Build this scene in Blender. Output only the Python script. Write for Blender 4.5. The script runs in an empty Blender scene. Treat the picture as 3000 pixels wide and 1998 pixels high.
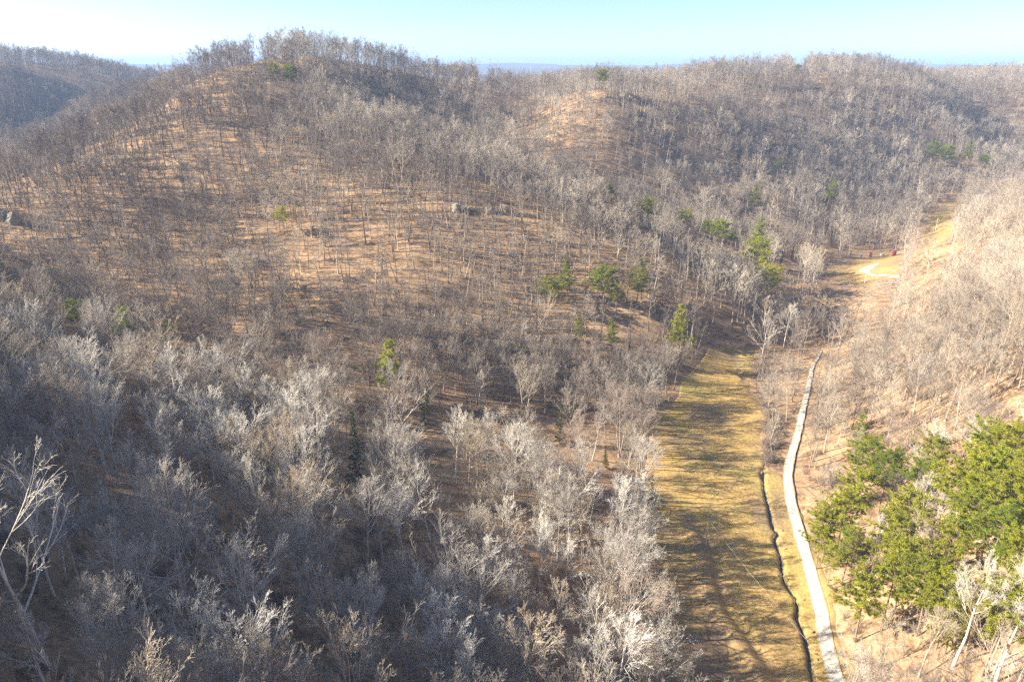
import bpy, bmesh, math, random
import numpy as np
from mathutils import Vector, Matrix, Euler

R = math.radians
rng = random.Random(7)
nrng = np.random.default_rng(11)
scene = bpy.context.scene
COL = scene.collection

# ------------------------------------------------------------------ camera
CAM_H = 130.0
PITCH = R(22.1)
FPX = 2000.0                      # focal length in pixels of the 3000 px wide photograph
cam_data = bpy.data.cameras.new('camera')
cam_data.sensor_width = 36.0
cam_data.lens = 36.0 * FPX / 3000.0
cam_data.clip_start = 1.0
cam_data.clip_end = 40000.0
cam = bpy.data.objects.new('camera', cam_data)
cam.location = (0, 0, CAM_H)
cam.rotation_euler = (math.pi / 2 - PITCH, 0, 0)
COL.objects.link(cam)
scene.camera = cam

# ------------------------------------------------------------------ light
SUN_ELEV = 29.0
SUN_AZ = -92.0                    # degrees from +Y towards +X: the sun stands to the west
world = bpy.data.worlds.new('World')
scene.world = world
world.use_nodes = True
wn = world.node_tree
sky = wn.nodes.new('ShaderNodeTexSky')
sky.sky_type = 'NISHITA'
sky.sun_disc = False
sky.sun_elevation = R(SUN_ELEV)
sky.sun_rotation = R(SUN_AZ)
sky.altitude = 300
sky.air_density = 0.45
sky.dust_density = 0.8
sky.ozone_density = 1.2
bg = wn.nodes['Background']
bg.inputs['Strength'].default_value = 0.063
wn.links.new(sky.outputs[0], bg.inputs['Color'])

sun_data = bpy.data.lights.new('sun', 'SUN')
sun_data.energy = 3.7
sun_data.angle = R(0.53)
sun_data.color = (1.0, 0.90, 0.74)
sun = bpy.data.objects.new('sun', sun_data)
sdir = Vector((math.sin(R(SUN_AZ)) * math.cos(R(SUN_ELEV)), math.cos(R(SUN_AZ)) * math.cos(R(SUN_ELEV)), math.sin(R(SUN_ELEV))))
sun.rotation_euler = sdir.to_track_quat('Z', 'Y').to_euler()
sun.location = (0, 0, 400)
COL.objects.link(sun)

scene.view_settings.view_transform = 'Standard'
scene.view_settings.look = 'None'
scene.view_settings.exposure = 2.2
scene.view_settings.gamma = 1.0
scene.view_settings.use_curve_mapping = False
scene.render.engine = 'CYCLES'
cy = scene.cycles
cy.max_bounces = 4
cy.diffuse_bounces = 3
cy.glossy_bounces = 1
cy.transmission_bounces = 2
cy.volume_bounces = 0
cy.transparent_max_bounces = 4
cy.use_denoising = False
cy.caustics_reflective = False
cy.caustics_refractive = False
cy.pixel_filter_type = 'BLACKMAN_HARRIS'
cy.filter_width = 1.5

# ------------------------------------------------------------------ helpers
cp, sp = math.cos(PITCH), math.sin(PITCH)

def ray(px, py):
    u = (px - 1500.0) / FPX
    v = (999.0 - py) / FPX
    return u, cp + v * sp, -sp + v * cp

def at_y(px, py, Y):
    a, b, c = ray(px, py)
    t = Y / b
    return a * t, Y, CAM_H + c * t

def at_z(px, py, z):
    a, b, c = ray(px, py)
    t = (z - CAM_H) / c
    return a * t, b * t, z

def project(x, y, z):
    dz = z - CAM_H
    depth = y * cp - dz * sp
    up = y * sp + dz * cp
    return 1500 + FPX * x / depth, 999 - FPX * up / depth, depth

def smooth(a, b, x):
    t = np.clip((x - a) / (b - a), 0, 1)
    return t * t * (3 - 2 * t)

def _hash(ix, iy, seed):
    h = (ix.astype(np.int64) * 374761393 + iy.astype(np.int64) * 668265263 + seed * 1442695041) & 0xFFFFFFFF
    h = ((h ^ (h >> 13)) * 1274126177) & 0xFFFFFFFF
    return ((h ^ (h >> 16)) & 0xFFFF) / 65535.0

def vnoise(x, y, seed=0):
    x = np.asarray(x, float); y = np.asarray(y, float)
    ix = np.floor(x); iy = np.floor(y)
    fx = x - ix; fy = y - iy
    fx = fx * fx * (3 - 2 * fx); fy = fy * fy * (3 - 2 * fy)
    a = _hash(ix, iy, seed); b = _hash(ix + 1, iy, seed); c = _hash(ix, iy + 1, seed); d = _hash(ix + 1, iy + 1, seed)
    return (a * (1 - fx) + b * fx) * (1 - fy) + (c * (1 - fx) + d * fx) * fy - 0.5

def fbm(x, y, seed=0, octv=4):
    s = 0; a = 1.0
    for o in range(octv):
        s = s + a * vnoise(np.asarray(x) * 2 ** o, np.asarray(y) * 2 ** o, seed + o * 17)
        a *= 0.5
    return s

def poly_sdf(px, py, poly):
    """signed distance to a closed polygon, negative inside"""
    px = np.asarray(px, float); py = np.asarray(py, float)
    d = np.full(px.shape, 1e18); inside = np.zeros(px.shape, bool)
    n = len(poly)
    for i in range(n):
        x0, y0 = poly[i]; x1, y1 = poly[(i + 1) % n]
        ex, ey = x1 - x0, y1 - y0
        t = np.clip(((px - x0) * ex + (py - y0) * ey) / (ex * ex + ey * ey + 1e-9), 0, 1)
        dx = px - x0 - t * ex; dy = py - y0 - t * ey
        d = np.minimum(d, dx * dx + dy * dy)
        c = ((y0 > py) != (y1 > py)) & (px < (x1 - x0) * (py - y0) / (y1 - y0 + 1e-12) + x0)
        inside ^= c
    d = np.sqrt(d)
    return np.where(inside, -d, d)

def line_dist(px, py, pts):
    px = np.asarray(px, float); py = np.asarray(py, float)
    d = np.full(px.shape, 1e18); tt = np.zeros(px.shape)
    for i in range(len(pts) - 1):
        x0, y0 = pts[i][:2]; x1, y1 = pts[i + 1][:2]
        ex, ey = x1 - x0, y1 - y0
        t = np.clip(((px - x0) * ex + (py - y0) * ey) / (ex * ex + ey * ey + 1e-9), 0, 1)
        dx = px - x0 - t * ex; dy = py - y0 - t * ey
        q = dx * dx + dy * dy
        m = q < d
        d = np.where(m, q, d); tt = np.where(m, i + t, tt)
    return np.sqrt(d), tt

def mesh_from(name, verts, faces, mat=None, smooth_shade=False):
    me = bpy.data.meshes.new(name)
    verts = np.asarray(verts, np.float32); faces = np.asarray(faces, np.int32)
    k = faces.shape[1]
    me.vertices.add(len(verts)); me.vertices.foreach_set('co', verts.ravel())
    me.loops.add(faces.size); me.loops.foreach_set('vertex_index', faces.ravel())
    me.polygons.add(len(faces))
    me.polygons.foreach_set('loop_start', np.arange(0, faces.size, k, dtype=np.int32))
    me.polygons.foreach_set('loop_total', np.full(len(faces), k, np.int32))
    if smooth_shade:
        me.polygons.foreach_set('use_smooth', np.ones(len(faces), bool))
    me.update(calc_edges=True)
    if mat: me.materials.append(mat)
    return me

def link(name, me, parent=None, loc=None, rot=None, scale=None):
    o = bpy.data.objects.new(name, me)
    COL.objects.link(o)
    if parent: o.parent = parent
    if loc is not None: o.location = loc
    if rot is not None: o.rotation_euler = rot
    if scale is not None: o.scale = scale
    return o

def tag(o, label=None, cat=None, group=None, kind=None):
    if label: o['label'] = label
    if cat: o['category'] = cat
    if group: o['group'] = group
    if kind: o['kind'] = kind
    return o

def empty(name, loc, rot=(0, 0, 0), scale=(1, 1, 1)):
    o = bpy.data.objects.new(name, None)
    o.empty_display_size = 0.5
    o.location = loc; o.rotation_euler = rot; o.scale = scale
    COL.objects.link(o)
    return o

# ------------------------------------------------------------------ materials
def new_mat(name, rough=0.9):
    m = bpy.data.materials.new(name); m.use_nodes = True
    nt = m.node_tree; b = nt.nodes['Principled BSDF']
    b.inputs['Roughness'].default_value = rough
    b.inputs['Specular IOR Level'].default_value = 0.15
    return m, nt, b

def node(nt, t, **kw):
    n = nt.nodes.new(t)
    for k, v in kw.items():
        if hasattr(n, k): setattr(n, k, v)
        else: n.inputs[k.replace('_', ' ')].default_value = v
    return n

def ramp(nt, fac, stops):
    r = nt.nodes.new('ShaderNodeValToRGB')
    el = r.color_ramp.elements
    while len(el) > 1: el.remove(el[0])
    el[0].position = stops[0][0]; el[0].color = (*stops[0][1], 1)
    for p, c in stops[1:]:
        e = el.new(p); e.color = (*c, 1)
    nt.links.new(fac, r.inputs[0])
    return r.outputs[0]

def mixc(nt, fac, a, b, mode='MIX'):
    m = nt.nodes.new('ShaderNodeMix'); m.data_type = 'RGBA'; m.blend_type = mode
    for s, v in ((0, fac), (6, a), (7, b)):
        if isinstance(v, (int, float)): m.inputs[s].default_value = v
        elif isinstance(v, tuple): m.inputs[s].default_value = (*v, 1)
        else: nt.links.new(v, m.inputs[s])
    return m.outputs[2]

def noise_tex(nt, scale, detail=5, rough=0.6, vec=None, dist=0.0):
    n = nt.nodes.new('ShaderNodeTexNoise')
    n.inputs['Scale'].default_value = scale; n.inputs['Detail'].default_value = detail
    n.inputs['Roughness'].default_value = rough; n.inputs['Distortion'].default_value = dist
    if vec is not None: nt.links.new(vec, n.inputs['Vector'])
    return n.outputs[0]

def mapping(nt, scale, coord='Object', rot=(0, 0, 0)):
    tc = nt.nodes.new('ShaderNodeTexCoord'); m = nt.nodes.new('ShaderNodeMapping')
    m.inputs['Scale'].default_value = scale; m.inputs['Rotation'].default_value = rot
    nt.links.new(tc.outputs[coord], m.inputs[0])
    return m.outputs[0]

def bump(nt, b, h, strength=0.5, dist=0.1):
    n = nt.nodes.new('ShaderNodeBump'); n.inputs['Strength'].default_value = strength; n.inputs['Distance'].default_value = dist
    nt.links.new(h, n.inputs['Height']); nt.links.new(n.outputs[0], b.inputs['Normal'])

def attr(nt, name):
    a = nt.nodes.new('ShaderNodeAttribute'); a.attribute_name = name
    return a.outputs['Fac']

# leaf litter
M_LITTER, nt, b = new_mat('leaf_litter', 0.95)
v = mapping(nt, (1, 1, 1))
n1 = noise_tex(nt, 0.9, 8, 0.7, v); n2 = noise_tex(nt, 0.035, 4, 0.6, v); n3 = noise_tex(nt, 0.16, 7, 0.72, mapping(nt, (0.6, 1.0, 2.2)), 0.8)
c1 = ramp(nt, n1, [(0.30, (0.10, 0.07, 0.048)), (0.45, (0.29, 0.19, 0.108)), (0.60, (0.47, 0.315, 0.18)), (0.75, (0.60, 0.44, 0.275))])
c2 = ramp(nt, n2, [(0.36, (0.18, 0.135, 0.098)), (0.5, (0.36, 0.235, 0.135)), (0.64, (0.51, 0.35, 0.20))])
c = mixc(nt, 0.5, c1, c2)
dk = ramp(nt, n3, [(0.38, (0.42, 0.40, 0.40)), (0.47, (0.80, 0.78, 0.76)), (0.55, (1.05, 1.05, 1.05))])  # dark contour streaks: litter patches, with trunk and brush shadows painted in
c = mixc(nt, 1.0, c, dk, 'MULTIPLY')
nf = noise_tex(nt, 0.02, 8, 0.72, v)
fc = ramp(nt, nf, [(0.35, (0.07, 0.06, 0.055)), (0.5, (0.13, 0.105, 0.085)), (0.66, (0.20, 0.16, 0.125))])
c = mixc(nt, attr(nt, 'far_wood'), c, fc)
nt.links.new(c, b.inputs['Base Color'])
bump(nt, b, n1, 0.9, 0.35)

# pasture
M_FIELD, nt, b = new_mat('pasture_grass', 0.95)
v = mapping(nt, (1, 1, 1)); vs = mapping(nt, (1.0, 0.12, 1), rot=(0, 0, R(4)))
n1 = noise_tex(nt, 1.3, 8, 0.72, v); n2 = noise_tex(nt, 0.07, 5, 0.65, v, 0.5); n3 = noise_tex(nt, 1.0, 5, 0.65, vs)
dry = ramp(nt, n1, [(0.3, (0.26, 0.165, 0.06)), (0.5, (0.45, 0.295, 0.105)), (0.7, (0.58, 0.42, 0.18))])
grn = ramp(nt, n1, [(0.3, (0.10, 0.105, 0.022)), (0.5, (0.20, 0.20, 0.045)), (0.7, (0.31, 0.29, 0.085))])
brn = ramp(nt, n1, [(0.3, (0.13, 0.09, 0.06)), (0.5, (0.23, 0.16, 0.10)), (0.7, (0.33, 0.24, 0.15))])
mg = nt.nodes.new('ShaderNodeMath'); mg.operation = 'MULTIPLY_ADD'; mg.use_clamp = True
nt.links.new(n2, mg.inputs[0]); mg.inputs[1].default_value = 1.9
sb = nt.nodes.new('ShaderNodeMath'); sb.operation = 'SUBTRACT'; nt.links.new(attr(nt, 'green'), sb.inputs[0]); sb.inputs[1].default_value = 0.83
nt.links.new(sb.outputs[0], mg.inputs[2])
c = mixc(nt, mg.outputs[0], dry, grn)
st = ramp(nt, n3, [(0.35, (0.90, 0.89, 0.87)), (0.6, (1.05, 1.04, 1.02))])
c = mixc(nt, 1.0, c, st, 'MULTIPLY')
c = mixc(nt, attr(nt, 'brown'), c, brn)
nt.links.new(c, b.inputs['Base Color'])
bump(nt, b, n1, 0.8, 0.18)

# gravel road
M_ROAD, nt, b = new_mat('gravel', 0.95)
v = mapping(nt, (1, 1, 1))
n1 = noise_tex(nt, 3.0, 8, 0.75, v); n2 = noise_tex(nt, 0.15, 4, 0.6, v)
c1 = ramp(nt, n1, [(0.3, (0.30, 0.27, 0.23)), (0.5, (0.46, 0.43, 0.38)), (0.7, (0.57, 0.54, 0.48))])
tr = attr(nt, 'track')
n4 = noise_tex(nt, 1.1, 6, 0.7, v)
ed = nt.nodes.new('ShaderNodeMath'); ed.operation = 'ADD'; nt.links.new(tr, ed.inputs[0]); nt.links.new(n4, ed.inputs[1])
er = ramp(nt, ed.outputs[0], [(0.62, (0, 0, 0)), (0.95, (1, 1, 1))])
c = mixc(nt, er, c1, ramp(nt, n2, [(0.35, (0.27, 0.195, 0.09)), (0.65, (0.40, 0.31, 0.16))]))
nt.links.new(c, b.inputs['Base Color'])
bump(nt, b, n1, 0.6, 0.05)

# pale dirt of the clearing
M_DIRT, nt, b = new_mat('pale_dirt', 0.95)
n1 = noise_tex(nt, 0.8, 7, 0.7, mapping(nt, (1, 1, 1)))
nt.links.new(ramp(nt, n1, [(0.3, (0.36, 0.28, 0.18)), (0.55, (0.50, 0.42, 0.31)), (0.75, (0.60, 0.53, 0.42))]), b.inputs['Base Color'])
bump(nt, b, n1, 0.5, 0.05)

# creek water
M_WATER, nt, b = new_mat('creek_water', 0.12)
b.inputs['Base Color'].default_value = (0.018, 0.022, 0.026, 1)
b.inputs['Specular IOR Level'].default_value = 0.5
bump(nt, b, noise_tex(nt, 2.5, 3, 0.5, mapping(nt, (1, 1, 1))), 0.15, 0.05)

# bark
def bark_mat(name, use_color):
    m, nt, b = new_mat(name, 0.9)
    oi = nt.nodes.new('ShaderNodeObjectInfo')
    v = mapping(nt, (1, 1, 0.35))
    n1 = noise_tex(nt, 1.6, 5, 0.65, v)
    if use_color:
        base = oi.outputs['Color']
    else:
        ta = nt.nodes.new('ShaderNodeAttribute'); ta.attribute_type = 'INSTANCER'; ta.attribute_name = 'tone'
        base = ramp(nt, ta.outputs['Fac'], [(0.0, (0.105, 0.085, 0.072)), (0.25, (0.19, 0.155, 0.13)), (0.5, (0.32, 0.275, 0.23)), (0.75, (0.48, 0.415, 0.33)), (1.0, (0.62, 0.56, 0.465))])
    sh = ramp(nt, n1, [(0.3, (0.68, 0.66, 0.63)), (0.55, (1.0, 1.0, 1.0)), (0.75, (1.18, 1.18, 1.15))])
    nt.links.new(mixc(nt, 1.0, base, sh, 'MULTIPLY'), b.inputs['Base Color'])
    return m
M_BARK = bark_mat('bark', True)
M_BARK_FAR = bark_mat('woodland_bark', False)
M_BRUSH, nt, b = new_mat('brush_twigs', 0.9)
oi = nt.nodes.new('ShaderNodeObjectInfo')
nt.links.new(ramp(nt, oi.outputs['Random'], [(0, (0.16, 0.12, 0.095)), (0.4, (0.25, 0.20, 0.16)), (0.7, (0.30, 0.25, 0.19)), (1, (0.36, 0.29, 0.21))]), b.inputs['Base Color'])

def needle_mat(name, a, bb, c):
    m, nt, b = new_mat(name, 0.7)
    v = mapping(nt, (1, 1, 1))
    oi = nt.nodes.new('ShaderNodeObjectInfo')
    n1 = noise_tex(nt, 0.9, 4, 0.6, v)
    col = ramp(nt, n1, [(0.3, a), (0.5, bb), (0.72, c)])
    nt.links.new(mixc(nt, 1.0, col, oi.outputs['Color'], 'MULTIPLY'), b.inputs['Base Color'])
    tr = nt.nodes.new('ShaderNodeBsdfTranslucent')
    nt.links.new(mixc(nt, 1.0, col, (1.1, 1.1, 0.6), 'MULTIPLY'), tr.inputs['Color'])
    mx = nt.nodes.new('ShaderNodeMixShader'); mx.inputs[0].default_value = 0.42
    nt.links.new(b.outputs[0], mx.inputs[1]); nt.links.new(tr.outputs[0], mx.inputs[2])
    nt.links.new(mx.outputs[0], nt.nodes['Material Output'].inputs['Surface'])
    return m
M_PINE = needle_mat('pine_needles', (0.19, 0.225, 0.024), (0.28, 0.315, 0.036), (0.38, 0.395, 0.065))
M_CEDAR = needle_mat('cedar_needles', (0.022, 0.045, 0.018), (0.04, 0.075, 0.022), (0.07, 0.11, 0.03))

M_ROCK, nt, b = new_mat('sandstone', 0.95)
v = mapping(nt, (0.35, 0.35, 1.6))
n1 = noise_tex(nt, 1.2, 7, 0.7, v); n2 = noise_tex(nt, 0.5, 4, 0.6, mapping(nt, (1, 1, 1)))
c = mixc(nt, n2, ramp(nt, n1, [(0.3, (0.13, 0.115, 0.09)), (0.46, (0.31, 0.27, 0.20)), (0.66, (0.50, 0.43, 0.325))]), (0.32, 0.29, 0.23))
nt.links.new(c, b.inputs['Base Color']); bump(nt, b, n1, 0.8, 0.3)

def flat_mat(name, col, rough=0.6, metal=0.0, var=0.25, scale=3.0):
    m, nt, b = new_mat(name, rough)
    n1 = noise_tex(nt, scale, 5, 0.6, mapping(nt, (1, 1, 1)))
    lo = tuple(x * (1 - var) for x in col); hi = tuple(min(1, x * (1 + var)) for x in col)
    nt.links.new(ramp(nt, n1, [(0.3, lo), (0.7, hi)]), b.inputs['Base Color'])
    b.inputs['Metallic'].default_value = metal
    return m
M_RED = flat_mat('red_oxide_paint', (0.27, 0.065, 0.03), 0.6, 0, 0.3, 1.0)
M_REDDARK = flat_mat('dark_red_paint', (0.17, 0.04, 0.028), 0.6, 0, 0.3, 1.0)
M_BLUE = flat_mat('blue_plastic', (0.03, 0.14, 0.5), 0.5, 0, 0.15)
M_STEEL = flat_mat('grey_steel', (0.5, 0.5, 0.5), 0.5, 0.3)
M_WHITE = flat_mat('white_paint', (0.78, 0.77, 0.74), 0.6)
M_POLE = flat_mat('weathered_pole_wood', (0.58, 0.54, 0.47), 0.9)
M_LOG = flat_mat('dead_wood', (0.42, 0.36, 0.29), 0.95)
M_LOGDARK = flat_mat('dark_dead_wood', (0.16, 0.13, 0.105), 0.95)
M_WIRE = flat_mat('wire', (0.45, 0.45, 0.44), 0.5)

# ------------------------------------------------------------------ the lie of the land
def scl(z, o, k):
    return [(o[0] + x * k, o[1] + y * k) for x, y in z]

road_px = [(2404, 1045), (2393, 1065), (2381, 1078), (2373, 1103), (2368, 1134), (2361, 1167), (2351, 1205), (2340, 1256), (2327, 1307), (2312, 1355), (2306, 1403), (2315, 1466), (2335, 1541), (2353, 1609),
           (2370, 1667), (2391, 1743), (2408, 1814), (2421, 1886), (2438, 1961), (2450, 2010), (2475, 2110)]
creek_px = scl([(945, 45), (915, 90), (925, 190), (940, 270), (965, 350), (985, 450), (1000, 490), (1030, 520), (1000, 545), (1015, 610), (1045, 680), (1050, 760), (1070, 850), (1105, 905), (1145, 955), (1165, 1030), (1155, 1100), (1190, 1180), (1225, 1270), (1245, 1380), (1255, 1480), (1262, 1560)], (1850, 1340), 0.4197)
creek2_px = scl([(200, 1060), (300, 1000), (440, 930), (455, 880), (500, 830), (520, 730), (580, 650), (680, 560), (760, 480), (820, 400), (860, 330), (960, 280)], (1850, 950), 0.2551)
gully_px = scl([(-40, 1340), (200, 1380), (560, 1450), (900, 1540), (1200, 1610), (1480, 1690)], (1850, 950), 0.2551)
swale_px = scl([(380, 380), (450, 470), (540, 590), (580, 700), (590, 820), (640, 960), (690, 1090), (800, 1220), (870, 1330), (960, 1450), (1040, 1568), (1100, 1680)], (1850, 1340), 0.4197)
field_px = (scl([(830, 395), (1100, 335), (1430, 320), (1400, 480), (1370, 650), (1400, 760), (1490, 900), (1540, 1050), (1500, 1250), (1490, 1450)], (1850, 950), 0.2551)
            + [(2262, 1375), (2290, 1390), (2330, 1480), (2392, 1640), (2440, 1790), (2475, 1930), (2500, 2080)]
            + scl([(250, 1740), (270, 1568), (290, 1300), (320, 1000), (250, 860), (150, 650), (120, 400), (105, 200), (105, 0)], (1850, 1340), 0.4197)
            + scl([(220, 1280), (170, 1090), (300, 1010), (460, 930), (520, 800), (560, 680), (700, 560)], (1850, 950), 0.2551))
to_xy = lambda pts, z=0.0: [at_z(x, y, z)[:2] for x, y in pts]
ROAD, CREEK, CREEK2, GULLY, SWALE, FIELD = map(to_xy, (road_px, creek_px, creek2_px, gully_px, swale_px, field_px))
k52 = 450 / 2352
clear_px = scl([(590, 740), (640, 640), (850, 560), (1100, 490), (1180, 420), (1290, 370), (1480, 350), (1640, 400), (1760, 450), (1760, 560), (1720, 660), (1700, 800), (1640, 900), (1300, 930), (980, 900), (880, 880), (700, 870)], (2300, 660), k52)
track_px = scl([(1700, 960), (1600, 885), (1500, 850), (1400, 815), (1300, 775), (1230, 730), (1240, 690), (1330, 660), (1440, 632)], (2300, 660), k52)
track2_px = scl([(1140, 770), (1210, 760), (1290, 765)], (2300, 660), k52)
farf_px = [(2655, 765), (2690, 720), (2700, 680), (2715, 640), (2755, 605), (2810, 595), (2800, 640), (2790, 700), (2780, 760), (2720, 800)]
CLEAR = to_xy(clear_px, 4.0); TRACK = to_xy(track_px, 4.0); TRACK2 = to_xy(track2_px, 4.0); FARF = to_xy(farf_px, 7.0)

C = []
PY = lambda px, py, Y: C.append(at_y(px, py, Y))
PZ = lambda px, py, z: C.append(at_z(px, py, z))
W = lambda x, y, z: C.append((x, y, z))
# valley floor
for (x, y), z in ((ROAD[0], 3), (ROAD[4], 1.5), (ROAD[8], .6), (ROAD[11], .2), (ROAD[15], 0), (ROAD[19], 0)): W(x, y, z)
for p in ((2060, 1150), (2200, 1120), (1950, 1300), (2150, 1350), (1960, 1560), (2150, 1650), (2050, 1900), (2250, 1900), (1960, 1450)): PZ(*p, 0.0)
PZ(2250, 960, 2.0); PZ(2130, 1040, 0.5); PZ(2330, 900, 2.5); PZ(2400, 830, 3.2)
for p in ((2480, 770), (2600, 760), (2550, 830)): PZ(*p, 4.0)
PZ(2680, 720, 6.0); PZ(2740, 640, 7.5); PZ(2780, 610, 8.5)
# near hill: crest
PY(1400, 258, 720); PY(1650, 296, 730); PY(1850, 284, 690); PY(2000, 250, 790); PY(2800, 330, 840); W(-560, 900, 45); W(-520, 780, 42)
PY(880, 165, 600); PY(1100, 190, 640); PY(1300, 232, 700); PY(1500, 290, 770)
PY(1000, 330, 520); PY(1250, 460, 450); PY(1500, 570, 400); PY(1750, 680, 360); PY(2000, 790, 335); PY(2180, 890, 325)
PY(720, 185, 590); PY(560, 250, 560); PY(400, 370, 480); PY(200, 480, 420); PY(0, 560, 370)
# near hill: face, hollow
PZ(1880, 1200, 1.0); PZ(1400, 1200, 8); PZ(900, 1130, 18); PZ(400, 1050, 30); PZ(0, 1000, 40)
PZ(1650, 1100, 8); PZ(1900, 1050, 8); PY(600, 700, 340); PY(1200, 760, 320); PY(1500, 900, 300)
# draw behind it and second hill
PY(1200, 320, 600); W(0, 520, 58); W(70, 470, 36); W(130, 425, 18); W(180, 390, 8)
PY(1900, 640, 480); PY(1700, 480, 530); PY(1500, 380, 600); PY(2000, 480, 560); PY(2100, 350, 640); PY(2250, 300, 720)
PY(1775, 285, 600); PY(2300, 640, 520); PY(2200, 740, 450); PY(2500, 640, 560); PY(2700, 600, 620); PY(2700, 450, 720); PY(2600, 330, 760)
PY(2350, 210, 820); PY(2500, 212, 850); PY(2150, 218, 800); PY(1950, 258, 760); PY(2700, 250, 850); PY(3000, 265, 900); PY(2900, 420, 800); PY(2900, 330, 860); PY(2990, 480, 740)
W(600, 640, 14); W(900, 690, 25)
# right-hand spur
PZ(2990, 1300, 32); PZ(2990, 1600, 31); PZ(2990, 1990, 28); W(210, 100, 75); PZ(2990, 1000, 40); PY(2990, 800, 320); PY(2990, 600, 425); PY(2800, 735, 390); PY(2600, 905, 338); PY(2450, 985, 312)
PZ(2700, 1000, 20); PZ(2500, 1150, 5); PZ(2700, 1300, 15); PZ(2500, 1500, 3.5); PZ(2600, 1700, 8); PZ(2600, 1950, 5); PZ(2850, 1800, 20)
W(330, 520, 16); W(460, 560, 40); W(420, 430, 75); W(380, 250, 95); W(300, 150, 85); W(300, 380, 48)
# left-hand hill, foreground
PZ(20, 1990, 58); PZ(20, 1600, 52); PZ(20, 1300, 46); PZ(20, 1100, 42); PZ(400, 1800, 42); PZ(400, 1400, 36); PZ(400, 1150, 28); PZ(900, 1900, 26); PZ(900, 1500, 24); PZ(900, 1250, 17)
PZ(1400, 1900, 10); PZ(1400, 1500, 10); PZ(1400, 1300, 9); PZ(1720, 1950, 3); PZ(1780, 1600, 2)
W(-150, 0, 85); W(-250, 50, 152); W(-260, 110, 144); W(-300, 190, 80); W(-200, -150, 110); W(-380, -50, 160); W(0, 0, 16); W(55, 0, 0); W(105, 0, 0); W(155, 0, 22); W(260, 0, 85); W(-380, 110, 165)
# far left hill and what lies behind
W(-400, 330, 62); W(-330, 560, 50); W(-480, 640, 40)
PY(0, 194, 1000); PY(300, 226, 1050); PY(450, 252, 1150); PY(0, 300, 850); PY(0, 430, 720); PY(250, 330, 800); PY(420, 300, 900)
W(-200, 760, 75); W(0, 850, 70); W(200, 900, 75); W(420, 1000, 90); PY(1620, 222, 1450); PY(1620, 260, 1100); W(-700, 500, 120); W(-800, 900, 150); W(700, 1100, 100); W(900, 900, 110); W(900, 500, 110); W(600, 300, 120); W(500, 0, 130); W(-600, 100, 150); W(-600, -250, 120); W(0, -250, 40); W(400, -250, 110); W(0, 1400, 75); W(-600, 1500, 80); W(700, 1500, 80)
C = np.array(C)

def tps_fit(P):
    n = len(P); X = P[:, :2] / 100.0
    d2 = ((X[:, None] - X[None]) ** 2).sum(-1)
    K = 0.5 * d2 * np.log(d2 + 1e-9) + np.eye(n) * 0.015
    A = np.zeros((n + 3, n + 3)); A[:n, :n] = K; A[:n, n] = 1; A[:n, n + 1:] = X; A[n, :n] = 1; A[n + 1:, :n] = X.T
    return np.linalg.solve(A, np.concatenate([P[:, 2], np.zeros(3)])), X
TPS_W, TPS_X = tps_fit(C)

def tps(x, y):
    x = np.asarray(x, float) / 100; y = np.asarray(y, float) / 100
    s = TPS_W[-3] + TPS_W[-2] * x + TPS_W[-1] * y
    for w, (a, b_) in zip(TPS_W, TPS_X):
        d2 = (x - a) ** 2 + (y - b_) ** 2
        s = s + w * 0.5 * d2 * np.log(d2 + 1e-9)
    return s

def terrain(x, y):
    x = np.asarray(x, float); y = np.asarray(y, float)
    z = tps(np.clip(x, -950, 950), np.clip(y, -300, 1600))
    far = 66 + 34 * fbm(x / 900, y / 620, 3, 5) + smooth(3000, 6500, y) * (40 + 34 * fbm(x / 1500, y / 900, 9, 4))
    k = np.maximum(smooth(700, 1000, np.abs(x)), smooth(1300, 1700, y))
    z = z * (1 - k) + far * k
    hilly = smooth(2.5, 14, z)
    nr = (x > 60) & (x < 200) & (y > 60) & (y < 400)
    rd = np.ones(z.shape); rd[nr] = smooth(3, 13, line_dist(x[nr], y[nr], ROAD)[0]); hilly = hilly * rd
    z = z + hilly * (4.0 * fbm(x / 75, y / 60, 21, 3) + 1.2 * fbm(x / 16, y / 11, 31, 3))
    # benches along the contour
    z = z + hilly * 0.7 * np.sin(z * 0.42 + 3 * vnoise(x / 90, y / 90, 5))
    z = np.where(z > 146, 146 + 10 * np.tanh((z - 146) / 25), z)
    return np.maximum(z, -0.6 + 0.0 * z)

def graded(lo, hi, step, out_lo, out_hi, g=1.09):
    core = list(np.arange(lo, hi + 0.01, step))
    s = step; x = core[-1]; up = []
    while x < out_hi: s *= g; x += s; up.append(x)
    s = step; x = core[0]; dn = []
    while x > out_lo: s *= g; x -= s; dn.append(x)
    return np.array(dn[::-1] + core + up)
GX = graded(-330, 520, 3.0, -9000, 9000, 1.10)
GY = graded(40, 720, 3.0, -400, 9000, 1.045)
XX, YY = np.meshgrid(GX, GY)
GZ0 = terrain(XX, YY)

def lookup(G, x, y):
    x = np.asarray(x, float); y = np.asarray(y, float)
    i = np.clip(np.searchsorted(GX, x) - 1, 0, len(GX) - 2); j = np.clip(np.searchsorted(GY, y) - 1, 0, len(GY) - 2)
    fx = np.clip((x - GX[i]) / (GX[i + 1] - GX[i]), 0, 1); fy = np.clip((y - GY[j]) / (GY[j + 1] - GY[j]), 0, 1)
    return (G[j, i] * (1 - fx) + G[j, i + 1] * fx) * (1 - fy) + (G[j + 1, i] * (1 - fx) + G[j + 1, i + 1] * fx) * fy
ground = lambda x, y: lookup(GZ0, x, y)

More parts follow.
